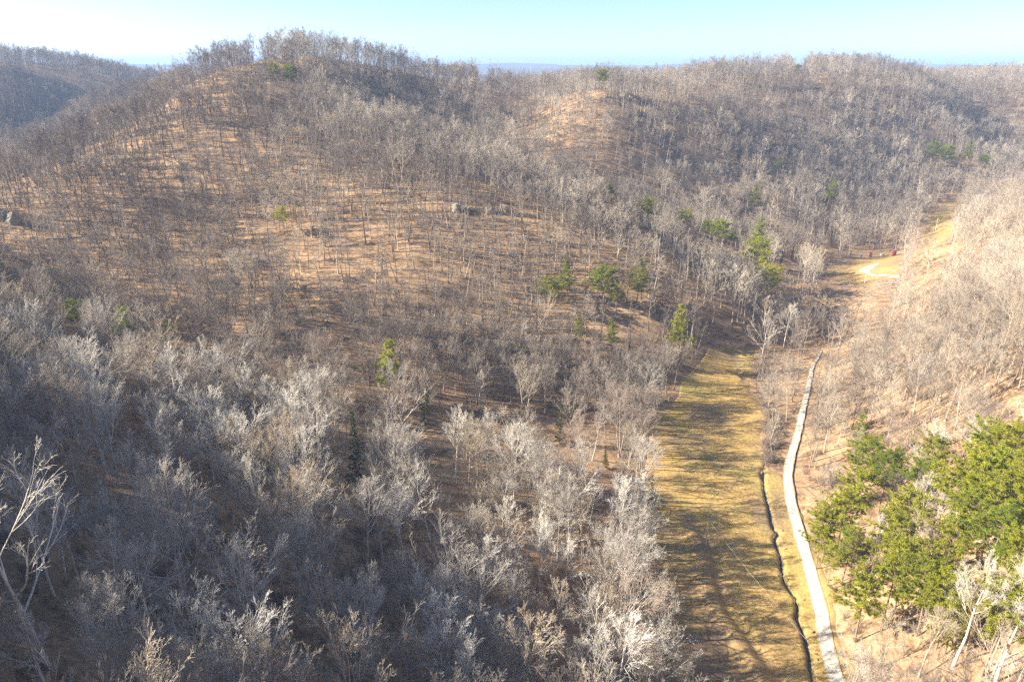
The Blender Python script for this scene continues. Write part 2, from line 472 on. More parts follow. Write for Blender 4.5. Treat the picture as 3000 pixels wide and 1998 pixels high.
# ground mesh: sunk a little under the field sheets so that these can carry their own relief
near = (XX > -20) & (XX < 420) & (YY > 80) & (YY < 760)
sink = np.zeros_like(GZ0)
for poly, dep in ((FIELD, 1.7), (CLEAR, 0.5), (FARF, 0.5)):
    sd = np.full(XX.shape, 99.0); sd[near] = poly_sdf(XX[near], YY[near], poly)
    sink = np.maximum(sink, dep * smooth(-1.0, -6.0, sd))
sdr = np.full(XX.shape, 99.0); sdr[near] = line_dist(XX[near], YY[near], ROAD)[0]
sink = np.maximum(sink, 0.35 * smooth(6, 2.5, sdr))
GZ = GZ0 - sink

def grid_mesh(name, xs, ys, Z, mat, keep=None, attrs=None):
    nx, ny = len(xs), len(ys)
    X, Y = np.meshgrid(xs, ys)
    V = np.stack([X, Y, Z], -1).reshape(-1, 3)
    idx = np.arange(nx * ny).reshape(ny, nx)
    F = np.stack([idx[:-1, :-1], idx[:-1, 1:], idx[1:, 1:], idx[1:, :-1]], -1).reshape(-1, 4)
    if keep is not None:
        kf = keep.ravel()[F].all(1); F = F[kf]
        used = np.unique(F); remap = np.full(nx * ny, -1); remap[used] = np.arange(len(used))
        V = V[used]; F = remap[F]
    else:
        used = slice(None)
    me = mesh_from(name, V, F, mat, True)
    for k_, a in (attrs or {}).items():
        at = me.attributes.new(k_, 'FLOAT', 'POINT'); at.data.foreach_set('value', np.asarray(a, np.float32).ravel()[used])
    return me

dist = np.hypot(XX, YY)
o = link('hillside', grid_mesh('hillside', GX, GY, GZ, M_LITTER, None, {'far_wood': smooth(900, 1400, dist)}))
tag(o, kind='structure')

# field with its creek bed, gully and swale carved in
fx = np.arange(-4, 128, 0.7); fy = np.arange(84, 372, 0.8)
FX, FY = np.meshgrid(fx, fy)

def field_detail(x, y):
    z = 0.10 * fbm(x / 9, y / 14, 41, 4) + 0.05 * fbm(x / 1.5, y / 2.0, 43, 3)
    d, _ = line_dist(x, y, CREEK); wv = 1.0 + 0.9 * vnoise(x / 3, y / 3, 6) + .5 * vnoise(x / 1.2, y / 1.2, 7)
    z = z - 0.95 * smooth(0.95, 0.2, d / wv)
    d, _ = line_dist(x, y, CREEK2)
    z = z - 1.2 * smooth(1.8, 0.4, d)
    d, _ = line_dist(x, y, GULLY)
    z = z - 0.45 * smooth(2.6, 0.3, d)
    d, t = line_dist(x, y, SWALE)
    sx = np.interp(y, [p[1] for p in SWALE[::-1]], [p[0] for p in SWALE[::-1]])
    side = x - sx
    amp = smooth(len(SWALE) + 1, len(SWALE) - 2, t) * smooth(0, 2, t)
    z = z - amp * (0.62 + 0.5 * vnoise(x / 5, y / 7, 47)) * (0.85 * np.exp(-((side - 0.6) / 1.5) ** 2) - 1.15 * np.exp(-((side + 3.4) / 2.6) ** 2))
    dr, _ = line_dist(x, y, ROAD)
    z = z * smooth(1.8, 4.2, dr)
    return z
sd = poly_sdf(FX, FY, FIELD) + 2.6 * fbm(FX / 6, FY / 8, 51, 4)
FZ = ground(FX, FY) + field_detail(FX, FY) + 0.05 - 1.0 * smooth(-0.6, 2.2, sd)
dc = line_dist(FX, FY, CREEK)[0]; dg = line_dist(FX, FY, GULLY)[0]; dr = line_dist(FX, FY, ROAD)[0]
green = 0.40 * np.exp(-(dc / 7) ** 2) + 0.30 * np.exp(-((FX - 62) / 14) ** 2) * (FY > 160) + 0.35 * np.exp(-((FY - 262) / 22) ** 2 - ((FX - 75) / 22) ** 2) + 0.15 * np.exp(-(dr / 5) ** 2) + 0.25 * np.exp(-((FY - 300) / 20) ** 2)
green = 0.8 * green - 0.13 - 0.1 * smooth(160, 120, FY)
sw_d = line_dist(FX, FY, SWALE)[0]
brown = 0.75 * np.exp(-((FX - np.interp(FY, [110, 170, 230], [36, 26, 20])) / 13) ** 2) * smooth(215, 170, FY) + 0.6 * smooth(0.9, 0.3, dc) + 0.5 * np.exp(-(dg / 1.2) ** 2)
brown = np.maximum(brown, 0.5 * smooth(-6, 0, sd) * (FX > 50))
brown = np.maximum(brown, 0.45 * smooth(150, 112, FY) * smooth(20, 45, FX) * (dc > 3) * (FX < 78))
brown = np.maximum(brown, .55 * np.exp(-((sw_d - .3) / 2.2) ** 2))
west = np.interp(FY, [p[1] for p in SWALE[::-1]], [p[0] for p in SWALE[::-1]]) - FX
brown = np.maximum(brown, .8 * smooth(0, 3, west) * smooth(190, 150, FY))
brown = np.maximum(brown, .75 * smooth(.05, .5, fbm(FX / 16, FY / 22, 63, 4)))
brown = np.clip(brown * (0.75 + 0.9 * fbm(FX / 5, FY / 9, 61, 4)), 0, 1)
o = link('field', grid_mesh('field', fx, fy, FZ, M_FIELD, sd < 3.0, {'green': np.clip(green, 0, 1), 'brown': brown}))
tag(o, kind='structure')

def field_z(x, y):
    return ground(x, y) + field_detail(np.asarray(x), np.asarray(y)) + 0.05

def resample(pts, step, jit=0.0, seed=0):
    P = np.array(pts); seg = np.hypot(*np.diff(P, axis=0).T); s = np.concatenate([[0], np.cumsum(seg)])
    t = np.arange(0, s[-1], step)
    # smooth the corners
    X = np.interp(t, s, P[:, 0]); Y = np.interp(t, s, P[:, 1])
    k = np.ones(7) / 7
    Xs = np.convolve(np.pad(X, 3, 'edge'), k, 'valid'); Ys = np.convolve(np.pad(Y, 3, 'edge'), k, 'valid')
    return np.stack([Xs, Ys], 1)

def strip(name, pts, half, zfun, mat, step=0.7, across=9, rag=0.25, seed=0, crown=0.0, attrs=None):
    P = resample(pts, step); T = np.gradient(P, axis=0); T /= np.linalg.norm(T, axis=1)[:, None]
    N = np.stack([T[:, 1], -T[:, 0]], 1)
    n = len(P); s = np.linspace(-1, 1, across)
    hw = half(np.linspace(0, 1, n)) if callable(half) else np.full(n, half)
    V = np.zeros((n, across, 3)); tr = np.zeros((n, across))
    for j, a in enumerate(s):
        e = rag * fbm(np.arange(n) * step / 5.0, np.full(n, a * 3), seed, 3) * abs(a)
        q = P + N * ((a * hw + e)[:, None])
        V[:, j, :2] = q; V[:, j, 2] = zfun(q[:, 0], q[:, 1]) + crown * (1 - a * a)
        tr[:, j] = max(0, 1 - abs(a) / 0.25) * 0.24 + max(0, (abs(a) - 0.72) / 0.28) * 0.7
    if name == 'gravel_road':          # graded: no bumps along its length
        k9 = np.hanning(25); k9 /= k9.sum()
        for j in range(across): V[:, j, 2] = np.convolve(np.pad(V[:, j, 2], 12, 'edge'), k9, 'valid')
    idx = np.arange(n * across).reshape(n, across)
    F = np.stack([idx[:-1, :-1], idx[:-1, 1:], idx[1:, 1:], idx[1:, :-1]], -1).reshape(-1, 4)
    me = mesh_from(name, V.reshape(-1, 3), F, mat, True)
    a_ = me.attributes.new('track', 'FLOAT', 'POINT'); a_.data.foreach_set('value', tr.ravel().astype(np.float32))
    return me
road_z = lambda x, y: ground(x, y) + 0.16
o = link('gravel_road', strip('gravel_road', ROAD, lambda t: np.interp(t, [0, .10, .3, .6, 1], [.2, .8, 1.15, 1.65, 1.7]), road_z, M_ROAD, 0.6, 13, 0.35, 5, 0.05)); tag(o, kind='structure')
o = link('creek', strip('creek', CREEK, 0.34, lambda x, y: ground(x, y) - 0.62, M_WATER, 0.7, 5, 0.3, 8)); tag(o, kind='structure')
o = link('creek', strip('creek', CREEK2, 0.7, lambda x, y: ground(x, y) - 0.75, M_WATER, 0.7, 5, 0.3, 9)); tag(o, kind='structure')

# clearing and the strip of meadow beyond
for nm, poly, gcol in (('clearing', CLEAR, 0.02), ('meadow', FARF, 0.12)):
    P = np.array(poly); lo = P.min(0) - 6; hi = P.max(0) + 6
    xs = np.arange(lo[0], hi[0], 1.4); ys = np.arange(lo[1], hi[1], 1.6)
    X, Y = np.meshgrid(xs, ys)
    sd = poly_sdf(X, Y, poly) + 4.0 * fbm(X / 9, Y / 12, 71, 4)
    Z = ground(X, Y) + 0.12 * fbm(X / 5, Y / 6, 73, 3) + 0.12 - 0.8 * smooth(-1, 3, sd)
    o = link(nm, grid_mesh(nm, xs, ys, Z, M_FIELD, sd < 4, {'green': np.full(X.shape, gcol), 'brown': np.clip(0.30 + 0.35 * smooth(-9, 0, sd) + 0.5 * fbm(X / 12, Y / 12, 77, 3), 0, 1)}))
    tag(o, kind='structure')
clear_z = lambda x, y: ground(x, y) + 0.26 + 0.12 * fbm(np.asarray(x) / 5, np.asarray(y) / 6, 73, 3)
o = link('dirt_track', strip('dirt_track', TRACK, lambda t: np.interp(t, [0, .4, .65, .85, 1], [1.0, 1.2, 2.6, 3.2, 1.2]), clear_z, M_DIRT, 1.0, 9, 2.4, 12)); tag(o, kind='structure')

# ------------------------------------------------------------------ bare trees
class Segs:
    def __init__(s): s.a = []; s.b = []; s.r = []; s.q = []
    def add(s, a, b, r0, r1): s.a.append(a); s.b.append(b); s.r.append(r0); s.q.append(r1)
    def mesh(s, name, mat, sides=3):
        a = np.array(s.a); b_ = np.array(s.b); r0 = np.array(s.r)[:, None]; r1 = np.array(s.q)[:, None]
        d = b_ - a; d /= np.linalg.norm(d, axis=1)[:, None] + 1e-9
        ref = np.where(np.abs(d[:, 2:3]) > 0.9, np.array([[1.0, 0, 0]]), np.array([[0, 0, 1.0]]))
        u = np.cross(d, ref); u /= np.linalg.norm(u, axis=1)[:, None]; w = np.cross(d, u)
        n = len(a); V = np.zeros((n, 2 * sides, 3))
        for k in range(sides):
            an = 2 * math.pi * k / sides
            off = u * math.cos(an) + w * math.sin(an)
            V[:, k] = a + off * r0; V[:, sides + k] = b_ + off * r1
        base = (np.arange(n) * 2 * sides)[:, None]
        F = [np.concatenate([base + k, base + (k + 1) % sides, base + sides + (k + 1) % sides, base + sides + k], 1) for k in range(sides)]
        return mesh_from(name, V.reshape(-1, 3), np.concatenate(F), mat)

def rvec(rg):
    return np.array([rg.gauss(0, 1), rg.gauss(0, 1), rg.gauss(0, 1)])

def grow(S, p, d, L, r, level, prm, rg, minr):
    nseg = prm['nseg'][level]; step = L / nseg
    pts = [p]; dirs = [d]; rad = [r]
    for i in range(nseg):
        d = d + rvec(rg) * prm['wob'][level] + np.array([0, 0, prm['up'][level]])
        d = d / np.linalg.norm(d)
        p = p + d * step
        r1 = max(r * (1 - 0.68 * (i + 1) / nseg), minr)
        S.add(pts[-1], p, rad[-1], r1)
        pts.append(p); dirs.append(d); rad.append(r1)
    if level + 1 >= len(prm['nseg']): return
    n = prm['nch'][level]
    n = max(1, int(round(n * (0.7 + 0.6 * rg.random()))))
    for k in range(n):
        t = prm['t0'][level] + (1 - prm['t0'][level]) * ((k + rg.random()) / n)
        i = min(int(t * nseg), nseg - 1); f = t * nseg - i
        q = pts[i] * (1 - f) + pts[i + 1] * f
        dd = dirs[i + 1]
        ax = rvec(rg); ax -= dd * ax.dot(dd); ax /= np.linalg.norm(ax) + 1e-9
        an = R(rg.uniform(*prm['ang'][level]))
        cd = dd * math.cos(an) + ax * math.sin(an)
        cl = L * prm['len'][level] * (1.15 - 0.75 * t) * rg.uniform(0.7, 1.25)
        grow(S, q, cd, cl, max(rad[i] * (1 - f) + rad[i + 1] * f, 0) * 0.71, level + 1, prm, rg, minr)

UNITS = 'zero one two three four five six seven eight nine ten eleven twelve thirteen fourteen fifteen sixteen seventeen eighteen nineteen'.split()
TENS = '- - twenty thirty forty fifty sixty seventy eighty ninety'.split()
def num(n):
    n = int(max(0, min(99, round(n))))
    return UNITS[n] if n < 20 else TENS[n // 10] + ('-' + UNITS[n % 10] if n % 10 else '')

def where(qx, qy):
    return f'{num(qx / 30)} percent across and {num(qy / 19.98)} percent down the photo'

def bare_tree(seed, H=20.0, bole=0.45, spread=0.34, nlimb=11, lift=0.14, forks=1, crook=0.05, dense=1.0, far=False, minr=0.012, fn=4):
    """returns (trunk segments, crown segments) of a leafless tree"""
    rg = random.Random(seed)
    T, K = Segs(), Segs()
    if far:
        prm = dict(nseg=[4, 3, 2, 2], wob=[.09, .11, .13, .14], up=[lift * .8, .06, .03, .02], nch=[fn, 4, 3], t0=[.25, .2, .15], ang=[(18, 42), (20, 45), (22, 48)], len=[.58, .58, .55])
    else:
        prm = dict(nseg=[7, 4, 3, 2], wob=[.075, .09, .11, .13], up=[lift * .75, .055, .03, .015], nch=[int(8 * dense), int(6 * dense), int(4.3 * dense)], t0=[.18, .15, .1], ang=[(16, 40), (18, 44), (20, 48)], len=[.60, .56, .52])
    r0 = H * (0.0135 if far else 0.0125)
    for f in range(forks):
        lean = np.array([rg.gauss(0, crook), rg.gauss(0, crook), 1.0])
        if forks > 1:
            an = 2 * math.pi * f / forks + rg.random()
            lean = np.array([0.20 * math.cos(an), 0.20 * math.sin(an), 1.0])
        d = lean / np.linalg.norm(lean); p = np.array([0, 0, -0.6]) + (d * 0.001); r = r0 * (1.0 if forks == 1 else 0.8)
        n = 10 if not far else 5; step = (H * 0.88 + 0.6) / n
        pts = [p]; rad = [r * 1.25]
        for i in range(n):
            d = d + rvec(rg) * crook * 0.8 + np.array([0, 0, 0.06]); d /= np.linalg.norm(d)
            p = p + d * step; r1 = r * (1 - 0.86 * ((i + 1) / n) ** 1.15)
            T.add(pts[-1], p, rad[-1], r1); pts.append(p); rad.append(r1)
        nl = max(3, int(nlimb / (1 if forks == 1 else 1.5)))
        for k in range(nl):
            t = bole + (0.99 - bole) * ((k + 0.2 + 0.7 * rg.random()) / nl)
            i = min(int(t * n), n - 1); fr = t * n - i
            q = pts[i] * (1 - fr) + pts[i + 1] * fr; rr = rad[i] * (1 - fr) + rad[i + 1] * fr
            az = k * 2.4 + rg.uniform(-.5, .5) + seed
            el = R(rg.uniform(22, 48) + 25 * (t - bole) / (1 - bole))
            cd = np.array([math.cos(az) * math.cos(el), math.sin(az) * math.cos(el), math.sin(el)])
            u = (t - bole) / (1 - bole)
            L = H * spread * (0.75 + 0.75 * math.sin(math.pi * min(1, 0.25 + 0.72 * u))) * rg.uniform(0.75, 1.2) * (1.0 - 0.35 * u)
            grow(K, q, cd, L, max(min(rr * 0.7, H * 0.0075), 0.035), 0, prm, rg, minr)
        # leader
        grow(K, pts[-1], d, H * 0.16, rad[-1], 0, prm, rg, minr)
    return T, K

FORMS = [('broad-crowned', dict(H=20, bole=.40, spread=.33, nlimb=11, lift=.13)),
         ('narrow upright', dict(H=21, bole=.46, spread=.21, nlimb=11, lift=.22)),
         ('round-headed', dict(H=18, bole=.36, spread=.31, nlimb=12, lift=.12)),
         ('twin-stemmed', dict(H=20, bole=.42, spread=.28, nlimb=12, lift=.16, forks=2)),
         ('tall long-trunked', dict(H=23, bole=.58, spread=.27, nlimb=9, lift=.15)),
         ('open spreading', dict(H=19, bole=.34, spread=.38, nlimb=9, lift=.10, dense=.85)),
         ('crooked', dict(H=18, bole=.42, spread=.31, nlimb=9, lift=.12, crook=.10)),
         ('fan-shaped', dict(H=20, bole=.44, spread=.30, nlimb=12, lift=.24)),
         ('three-stemmed', dict(H=19, bole=.40, spread=.27, nlimb=12, lift=.17, forks=3, dense=.85)),
         ('slender', dict(H=17, bole=.50, spread=.19, nlimb=8, lift=.18))]
PROTO = []
near_col = bpy.data.collections.new('tree_library'); far_col = bpy.data.collections.new('far_tree_library'); brush_col = bpy.data.collections.new('brush_library')
for i, (nm, prm) in enumerate(FORMS):
    T, K = bare_tree(100 + i * 7, minr=0.0145, **prm)
    PROTO.append((nm, T.mesh('trunk', M_BARK, 6), K.mesh('crown', M_BARK, 3), prm['H']))
NEAR_STUFF = []
for i in range(6):
    nm, prm = FORMS[i]
    T, K = bare_tree(300 + i * 13, minr=0.017, **{**prm, 'dense': 0.85})
    T.a += K.a; T.b += K.b; T.r += K.r; T.q += K.q
    near_col.objects.link(bpy.data.objects.new('tree_%02d' % i, T.mesh('near_tree', M_BARK_FAR, 3)))
FARF_FORMS = [4, 1, 9, 3, 4, 0, 2, 7, 5, 0]
for i in range(10):
    nm, prm = FORMS[FARF_FORMS[i]]
    full = i >= 5
    T, K = bare_tree(500 + i * 11, minr=0.027, far=True, fn=5 if full else 3, **{**prm, 'nlimb': max(6, prm['nlimb'] - (1 if full else 4)), 'spread': prm['spread'] * (0.90 if full else 0.62), 'bole': min(.62, prm['bole'] + (.04 if full else .14))})
    T.a += K.a; T.b += K.b; T.r += K.r; T.q += K.q
    far_col.objects.link(bpy.data.objects.new('tree_%02d' % i, T.mesh('far_tree', M_BARK_FAR, 3)))
for i in range(5):
    rg = random.Random(900 + i); S = Segs()
    prm = dict(nseg=[4, 3, 2], wob=[.16, .2, .25], up=[.10, .06, .03], nch=[6, 4], t0=[.2, .15], ang=[(20, 50), (25, 60)], len=[.5, .5])
    for k in range(11):
        az = k * 2.4 + rg.random(); el = R(rg.uniform(35, 80))
        grow(S, np.array([rg.uniform(-.4, .4), rg.uniform(-.4, .4), -.1]), np.array([math.cos(az) * math.cos(el), math.sin(az) * math.cos(el), math.sin(el)]), rg.uniform(1.6, 3.2), 0.03, 0, prm, rg, 0.013)
    brush_col.objects.link(bpy.data.objects.new('brush_%02d' % i, S.mesh('brush', M_BRUSH, 3)))

for i in range(2):
    rg = random.Random(950 + i); S = Segs(); p = np.array([-4.0, 0, .25]); d = np.array([1.0, 0, 0])
    for k in range(8):
        q = p + d * rg.uniform(.8, 1.3); q[2] = .25 + rg.uniform(-.05, .1); S.add(p, q, .22 - .02 * k, .20 - .02 * k); p = q
        d = d + rvec(rg) * .06; d[2] = 0
        if k > 2: S.add(p, p + np.array([rg.uniform(.3, 1), rg.uniform(-1.2, 1.2), rg.uniform(.1, 1.0)]), .06, .02)
    brush_col.objects.link(bpy.data.objects.new('brush_%02d' % (5 + i), S.mesh('dead_fall', M_BRUSH, 5)))

def scatter(name, P, var, rot, scl_, coll, tone=None):
    me = bpy.data.meshes.new(name)
    me.vertices.add(len(P)); me.vertices.foreach_set('co', np.asarray(P, np.float32).ravel())
    a = me.attributes.new('variant', 'INT', 'POINT'); a.data.foreach_set('value', np.asarray(var, np.int32))
    a = me.attributes.new('turn', 'FLOAT_VECTOR', 'POINT'); a.data.foreach_set('vector', np.asarray(rot, np.float32).ravel())
    a = me.attributes.new('size', 'FLOAT_VECTOR', 'POINT'); a.data.foreach_set('vector', np.asarray(scl_, np.float32).ravel())
    if tone is not None:
        a = me.attributes.new('tone', 'FLOAT', 'POINT'); a.data.foreach_set('value', np.asarray(tone, np.float32))
    o = link(name, me)
    ng = bpy.data.node_groups.new(name, 'GeometryNodeTree')
    ng.interface.new_socket('Geometry', in_out='INPUT', socket_type='NodeSocketGeometry')
    ng.interface.new_socket('Geometry', in_out='OUTPUT', socket_type='NodeSocketGeometry')
    gi = ng.nodes.new('NodeGroupInput'); go = ng.nodes.new('NodeGroupOutput')
    ci = ng.nodes.new('GeometryNodeCollectionInfo'); ci.inputs['Collection'].default_value = coll
    ci.inputs['Separate Children'].default_value = True; ci.inputs['Reset Children'].default_value = True
    ip = ng.nodes.new('GeometryNodeInstanceOnPoints'); ip.inputs['Pick Instance'].default_value = True
    def named(n, t):
        q = ng.nodes.new('GeometryNodeInputNamedAttribute'); q.data_type = t; q.inputs['Name'].default_value = n
        return next(s for s in q.outputs if s.enabled and s.name == 'Attribute')
    L = ng.links.new
    L(gi.outputs[0], ip.inputs['Points']); L(ci.outputs[0], ip.inputs['Instance'])
    L(named('variant', 'INT'), ip.inputs['Instance Index']); L(named('turn', 'FLOAT_VECTOR'), ip.inputs['Rotation']); L(named('size', 'FLOAT_VECTOR'), ip.inputs['Scale'])
    L(ip.outputs[0], go.inputs[0])
    m = o.modifiers.new('scatter', 'NODES'); m.node_group = ng
    return o

def jitter_grid(x0, x1, y0, y1, s, jit=0.46, seed=1):
    g = np.random.default_rng(seed)
    xs = np.arange(x0, x1, s); ys = np.arange(y0, y1, s)
    X, Y = np.meshgrid(xs, ys); X = X + (np.arange(len(ys)) % 2)[:, None] * s / 2
    X = X + g.uniform(-jit, jit, X.shape) * s; Y = Y + g.uniform(-jit, jit, Y.shape) * s
    return X.ravel(), Y.ravel()

def in_view(x, y, ml, mr):
    z = ground(x, y)
    depth = y * cp - (z + 10 - CAM_H) * sp
    up = y * sp + (z + 22 - CAM_H) * cp
    low = y * sp + (z + 22 - CAM_H) * cp
    ok = (depth > 20) & (x > -0.75 * depth - ml) & (x < 0.75 * depth + mr)
    ok &= (low > -0.5 * depth - 20)
    return ok

def seen(x, y, top):
    """does the line from the camera to the tree's top clear the ground?"""
    z = ground(x, y) + top
    vis = np.ones(len(x), bool)
    for t in np.linspace(0.12, 0.97, 34):
        vis &= ground(x * t, y * t) < CAM_H + (z - CAM_H) * t + 1.0
    return vis

def open_ground(x, y):
    m = np.zeros(len(x), bool)
    n = (x > -20) & (x < 420) & (y > 60) & (y < 760)
    xn, yn = x[n], y[n]
    q = (poly_sdf(xn, yn, FIELD) < 0.5) | (poly_sdf(xn, yn, CLEAR) < 2.5) | (poly_sdf(xn, yn, FARF) < 2.0) | (line_dist(xn, yn, ROAD)[0] < 4.2) | (line_dist(xn, yn, TRACK)[0] < 3.0)
    m[n] = q
    return m

def zone_weights(x, y):
    """foreground hill, face of the middle hill, left crest, right-hand spur, everything else"""
    qx, qy, dp = project(x, y, ground(x, y) + 6)
    fg = smooth(240, 200, y) * smooth(75, 40, x)
    face = smooth(215, 250, y) * smooth(560, 480, y) * smooth(-150, -90, x) * smooth(130, 60, x) * smooth(330, 430, qy)
    crest = smooth(300, 340, y) * smooth(-110, -160, x) * smooth(640, 560, y)
    spur = smooth(95, 130, x) * smooth(460, 440, y) * smooth(960, 880, qy)
    return fg, face, crest, spur

SPUR_CREST = [at_y(*q)[:2] for q in ((880, 165, 600), (1000, 330, 520), (1250, 460, 450), (1500, 570, 400), (1750, 680, 360), (2000, 790, 335), (2200, 900, 325))]
def crest_weight(x, y):
    return smooth(34, 14, line_dist(x, y, SPUR_CREST)[0])

def density_zone(x, y):
    fg, face, crest, spur = zone_weights(x, y)
    return 0.74 + 0.30 * crest_weight(x, y) - 0.34 * fg - 0.06 * face + 0.12 * crest + 0.28 * spur

TX, TY = [], []
for (s, y0, y1, sd_) in ((5.2, 40, 460, 1), (5.3, 460, 1000, 2), (7.5, 1000, 2400, 3)):
    hw = 0.85 * y1 + 150
    x, y = jitter_grid(-hw, hw, y0, y1, s, 0.47, sd_)
    m = in_view(x, y, 220 if y0 < 400 else 30, 45)
    x, y = x[m], y[m]
    m = seen(x, y, 34); x, y = x[m], y[m]
    m = ~open_ground(x, y); x, y = x[m], y[m]
    # uneven stocking: gaps and thickets
    dn = fbm(x / 38, y / 30, 81, 3)
    dz = density_zone(x, y)
    e_ = (x > -20) & (x < 62) & (y < 260)
    dz[e_] += .55 * (poly_sdf(x[e_], y[e_], FIELD) < 13)
    keep = nrng.random(len(x)) < np.clip(dz + 0.9 * dn, np.where(y > 460, .68, .14), 1)
    x, y = x[keep], y[keep]
    TX.append(x); TY.append(y)
TX = np.concatenate(TX); TY = np.concatenate(TY)

# trees the photograph shows in definite places: (crown px, crown py, form, height, tone)
SILVER_LIFTED = (0.72, 0.685, 0.62)  # silvery bark, lightened further to lift the shaded foreground wood
PALE, GREY, TAN, BROWN = (0.60, 0.555, 0.485), (0.47, 0.43, 0.38), (0.50, 0.42, 0.325), (0.36, 0.29, 0.24)
special = [(1905, 1545, 6, 17, PALE, 'crooked pale snag leaning over the field edge beside the utility pole'),
           (1960, 1770, 1, 18, PALE, 'pale narrow bare tree standing out alone into the shaded field edge at the bottom'),
           (2245, 975, 5, 22, PALE, 'large pale spreading bare tree by the top corner of the long field'),
           (2310, 930, 7, 22, PALE, 'pale fan-shaped bare tree beside the creek crossing above the field'),
           (2385, 755, 2, 19, TAN, 'round-headed bare tree standing alone at the near corner of the far clearing'),
           (2735, 735, 5, 20, PALE, 'white-limbed bare tree at the far clearing\'s eastern edge'),
           (2860, 1745, 4, 27, PALE, 'very tall white-trunked bare tree rising among the pines above the road'),
           (2995, 1780, 4, 25, PALE, 'white-trunked bare tree at the picture\'s right edge below the pines'),
           (2612, 1850, 2, 15, TAN, 'small round pale bare tree between the road and the lowest pines'),
           (2735, 1310, 3, 20, PALE, 'pale forked bare tree standing inside the top of the pine stand'),
           (1380, 1720, 5, 24, PALE, 'huge pale fan of a bare tree, low down and left of the field'),
           (700, 1700, 0, 24, PALE, 'broad pale bare tree low in the shaded wood, its limbs fanned wide'),
           (800, 1560, 0, 23, TAN, 'tall broad tan bare tree in the middle of the shaded lower wood'),
           (1060, 1480, 7, 25, PALE, 'tall bright fan-topped bare tree crowning the shaded lower wood'),
           (350, 1560, 2, 19, GREY, 'grey round-headed bare tree in a gap of the shaded lower wood'),
           (300, 1800, 8, 20, PALE, 'bushy whitish many-stemmed bare tree low in the shaded wood'),
           (930, 1370, 1, 18, PALE, 'narrow whitish bare tree beside the dark cedar in the lower wood'),
           (2262, 1240, 9, 14, TAN, 'slender tan bare tree in the brush strip between field and road')]

def place_by_crown(px, py, h, frac=0.72):
    a, b_, c = ray(px, py)
    prev = None
    for Y in np.arange(60, 2600, 1.0):
        t = Y / b_
        x, z = a * t, CAM_H + c * t
        if z - float(ground(x, Y)) <= frac * h:
            return x, Y
    return a * 900 / b_, 900.0

def on_ground(px, py):
    a, b_, c = ray(px, py)
    for Y in np.arange(60, 2600, .75):
        t = Y / b_
        if CAM_H + c * t <= float(ground(a * t, Y)): return a * t, Y, float(ground(a * t, Y))
    return a * 900 / b_, 900.0, float(ground(a * 900 / b_, 900))
ROCKS = [(6, 645, 5, 4, 6, 'tawny rock block cut off by the picture\'s left edge'), (42, 655, 6, 5, 8, 'grey cliff block with a shadowed face at the far left slope'),
         (1337, 618, 5, 4, 5.5, 'pale cliff block left of its neighbours on the spur\'s upper face'), (1368, 622, 4, 4, 4, 'low grey rock beside the pale cliff block on the spur'), (1432, 622, 5, 4, 4.5, 'broken tan rock on the spur below the grey crest'), (1475, 618, 5, 4, 4, 'rounded grey rock at the right end of the spur\'s rock row'),
         (1955, 478, 4, 4, 4.5, 'small leftmost cliff rock on the second hill'), (2022, 492, 6, 5, 8, 'tall yellowish cliff rock left of the dark cleft'), (2044, 495, 5, 5, 8, 'greyish cliff rock bordering the dark cleft'), (2084, 495, 6, 5, 6, 'pale cliff rock right of the dark cleft'), (2130, 502, 5, 5, 7, 'white-faced cliff rock toward the right of the row'), (2152, 505, 5, 5, 8, 'rightmost white cliff rock of the row on the second hill'),
         (1775, 287, 4, 3.5, 3.6, 'square rock on the nose of the second ridge under the lone pine'), (1822, 283, 5, 4, 3.8, 'grey boulder right of the square rock on the ridge nose'), (1850, 288, 5, 4, 4.4, 'dark bulky boulder at the right of the ridge nose'),
         (462, 312, 5, 4, 4, 'small rock beside the dark hollow on the left crest'), (2060, 355, 8, 5, 4, 'grey ledge high on the second hill'), (2965, 372, 9, 6, 5, 'pale ledge on the farthest eastern slope')]

used = set(); TREES = []     # x, y, form, scale, tone, label
sx_, sy_ = [], []
for (px, py, f, h, tone, lab) in special:
    x, y = place_by_crown(px, py, h)
    TREES.append((x, y, f, h / PROTO[f][3], tone, lab, (px, py))); sx_.append(x); sy_.append(y)

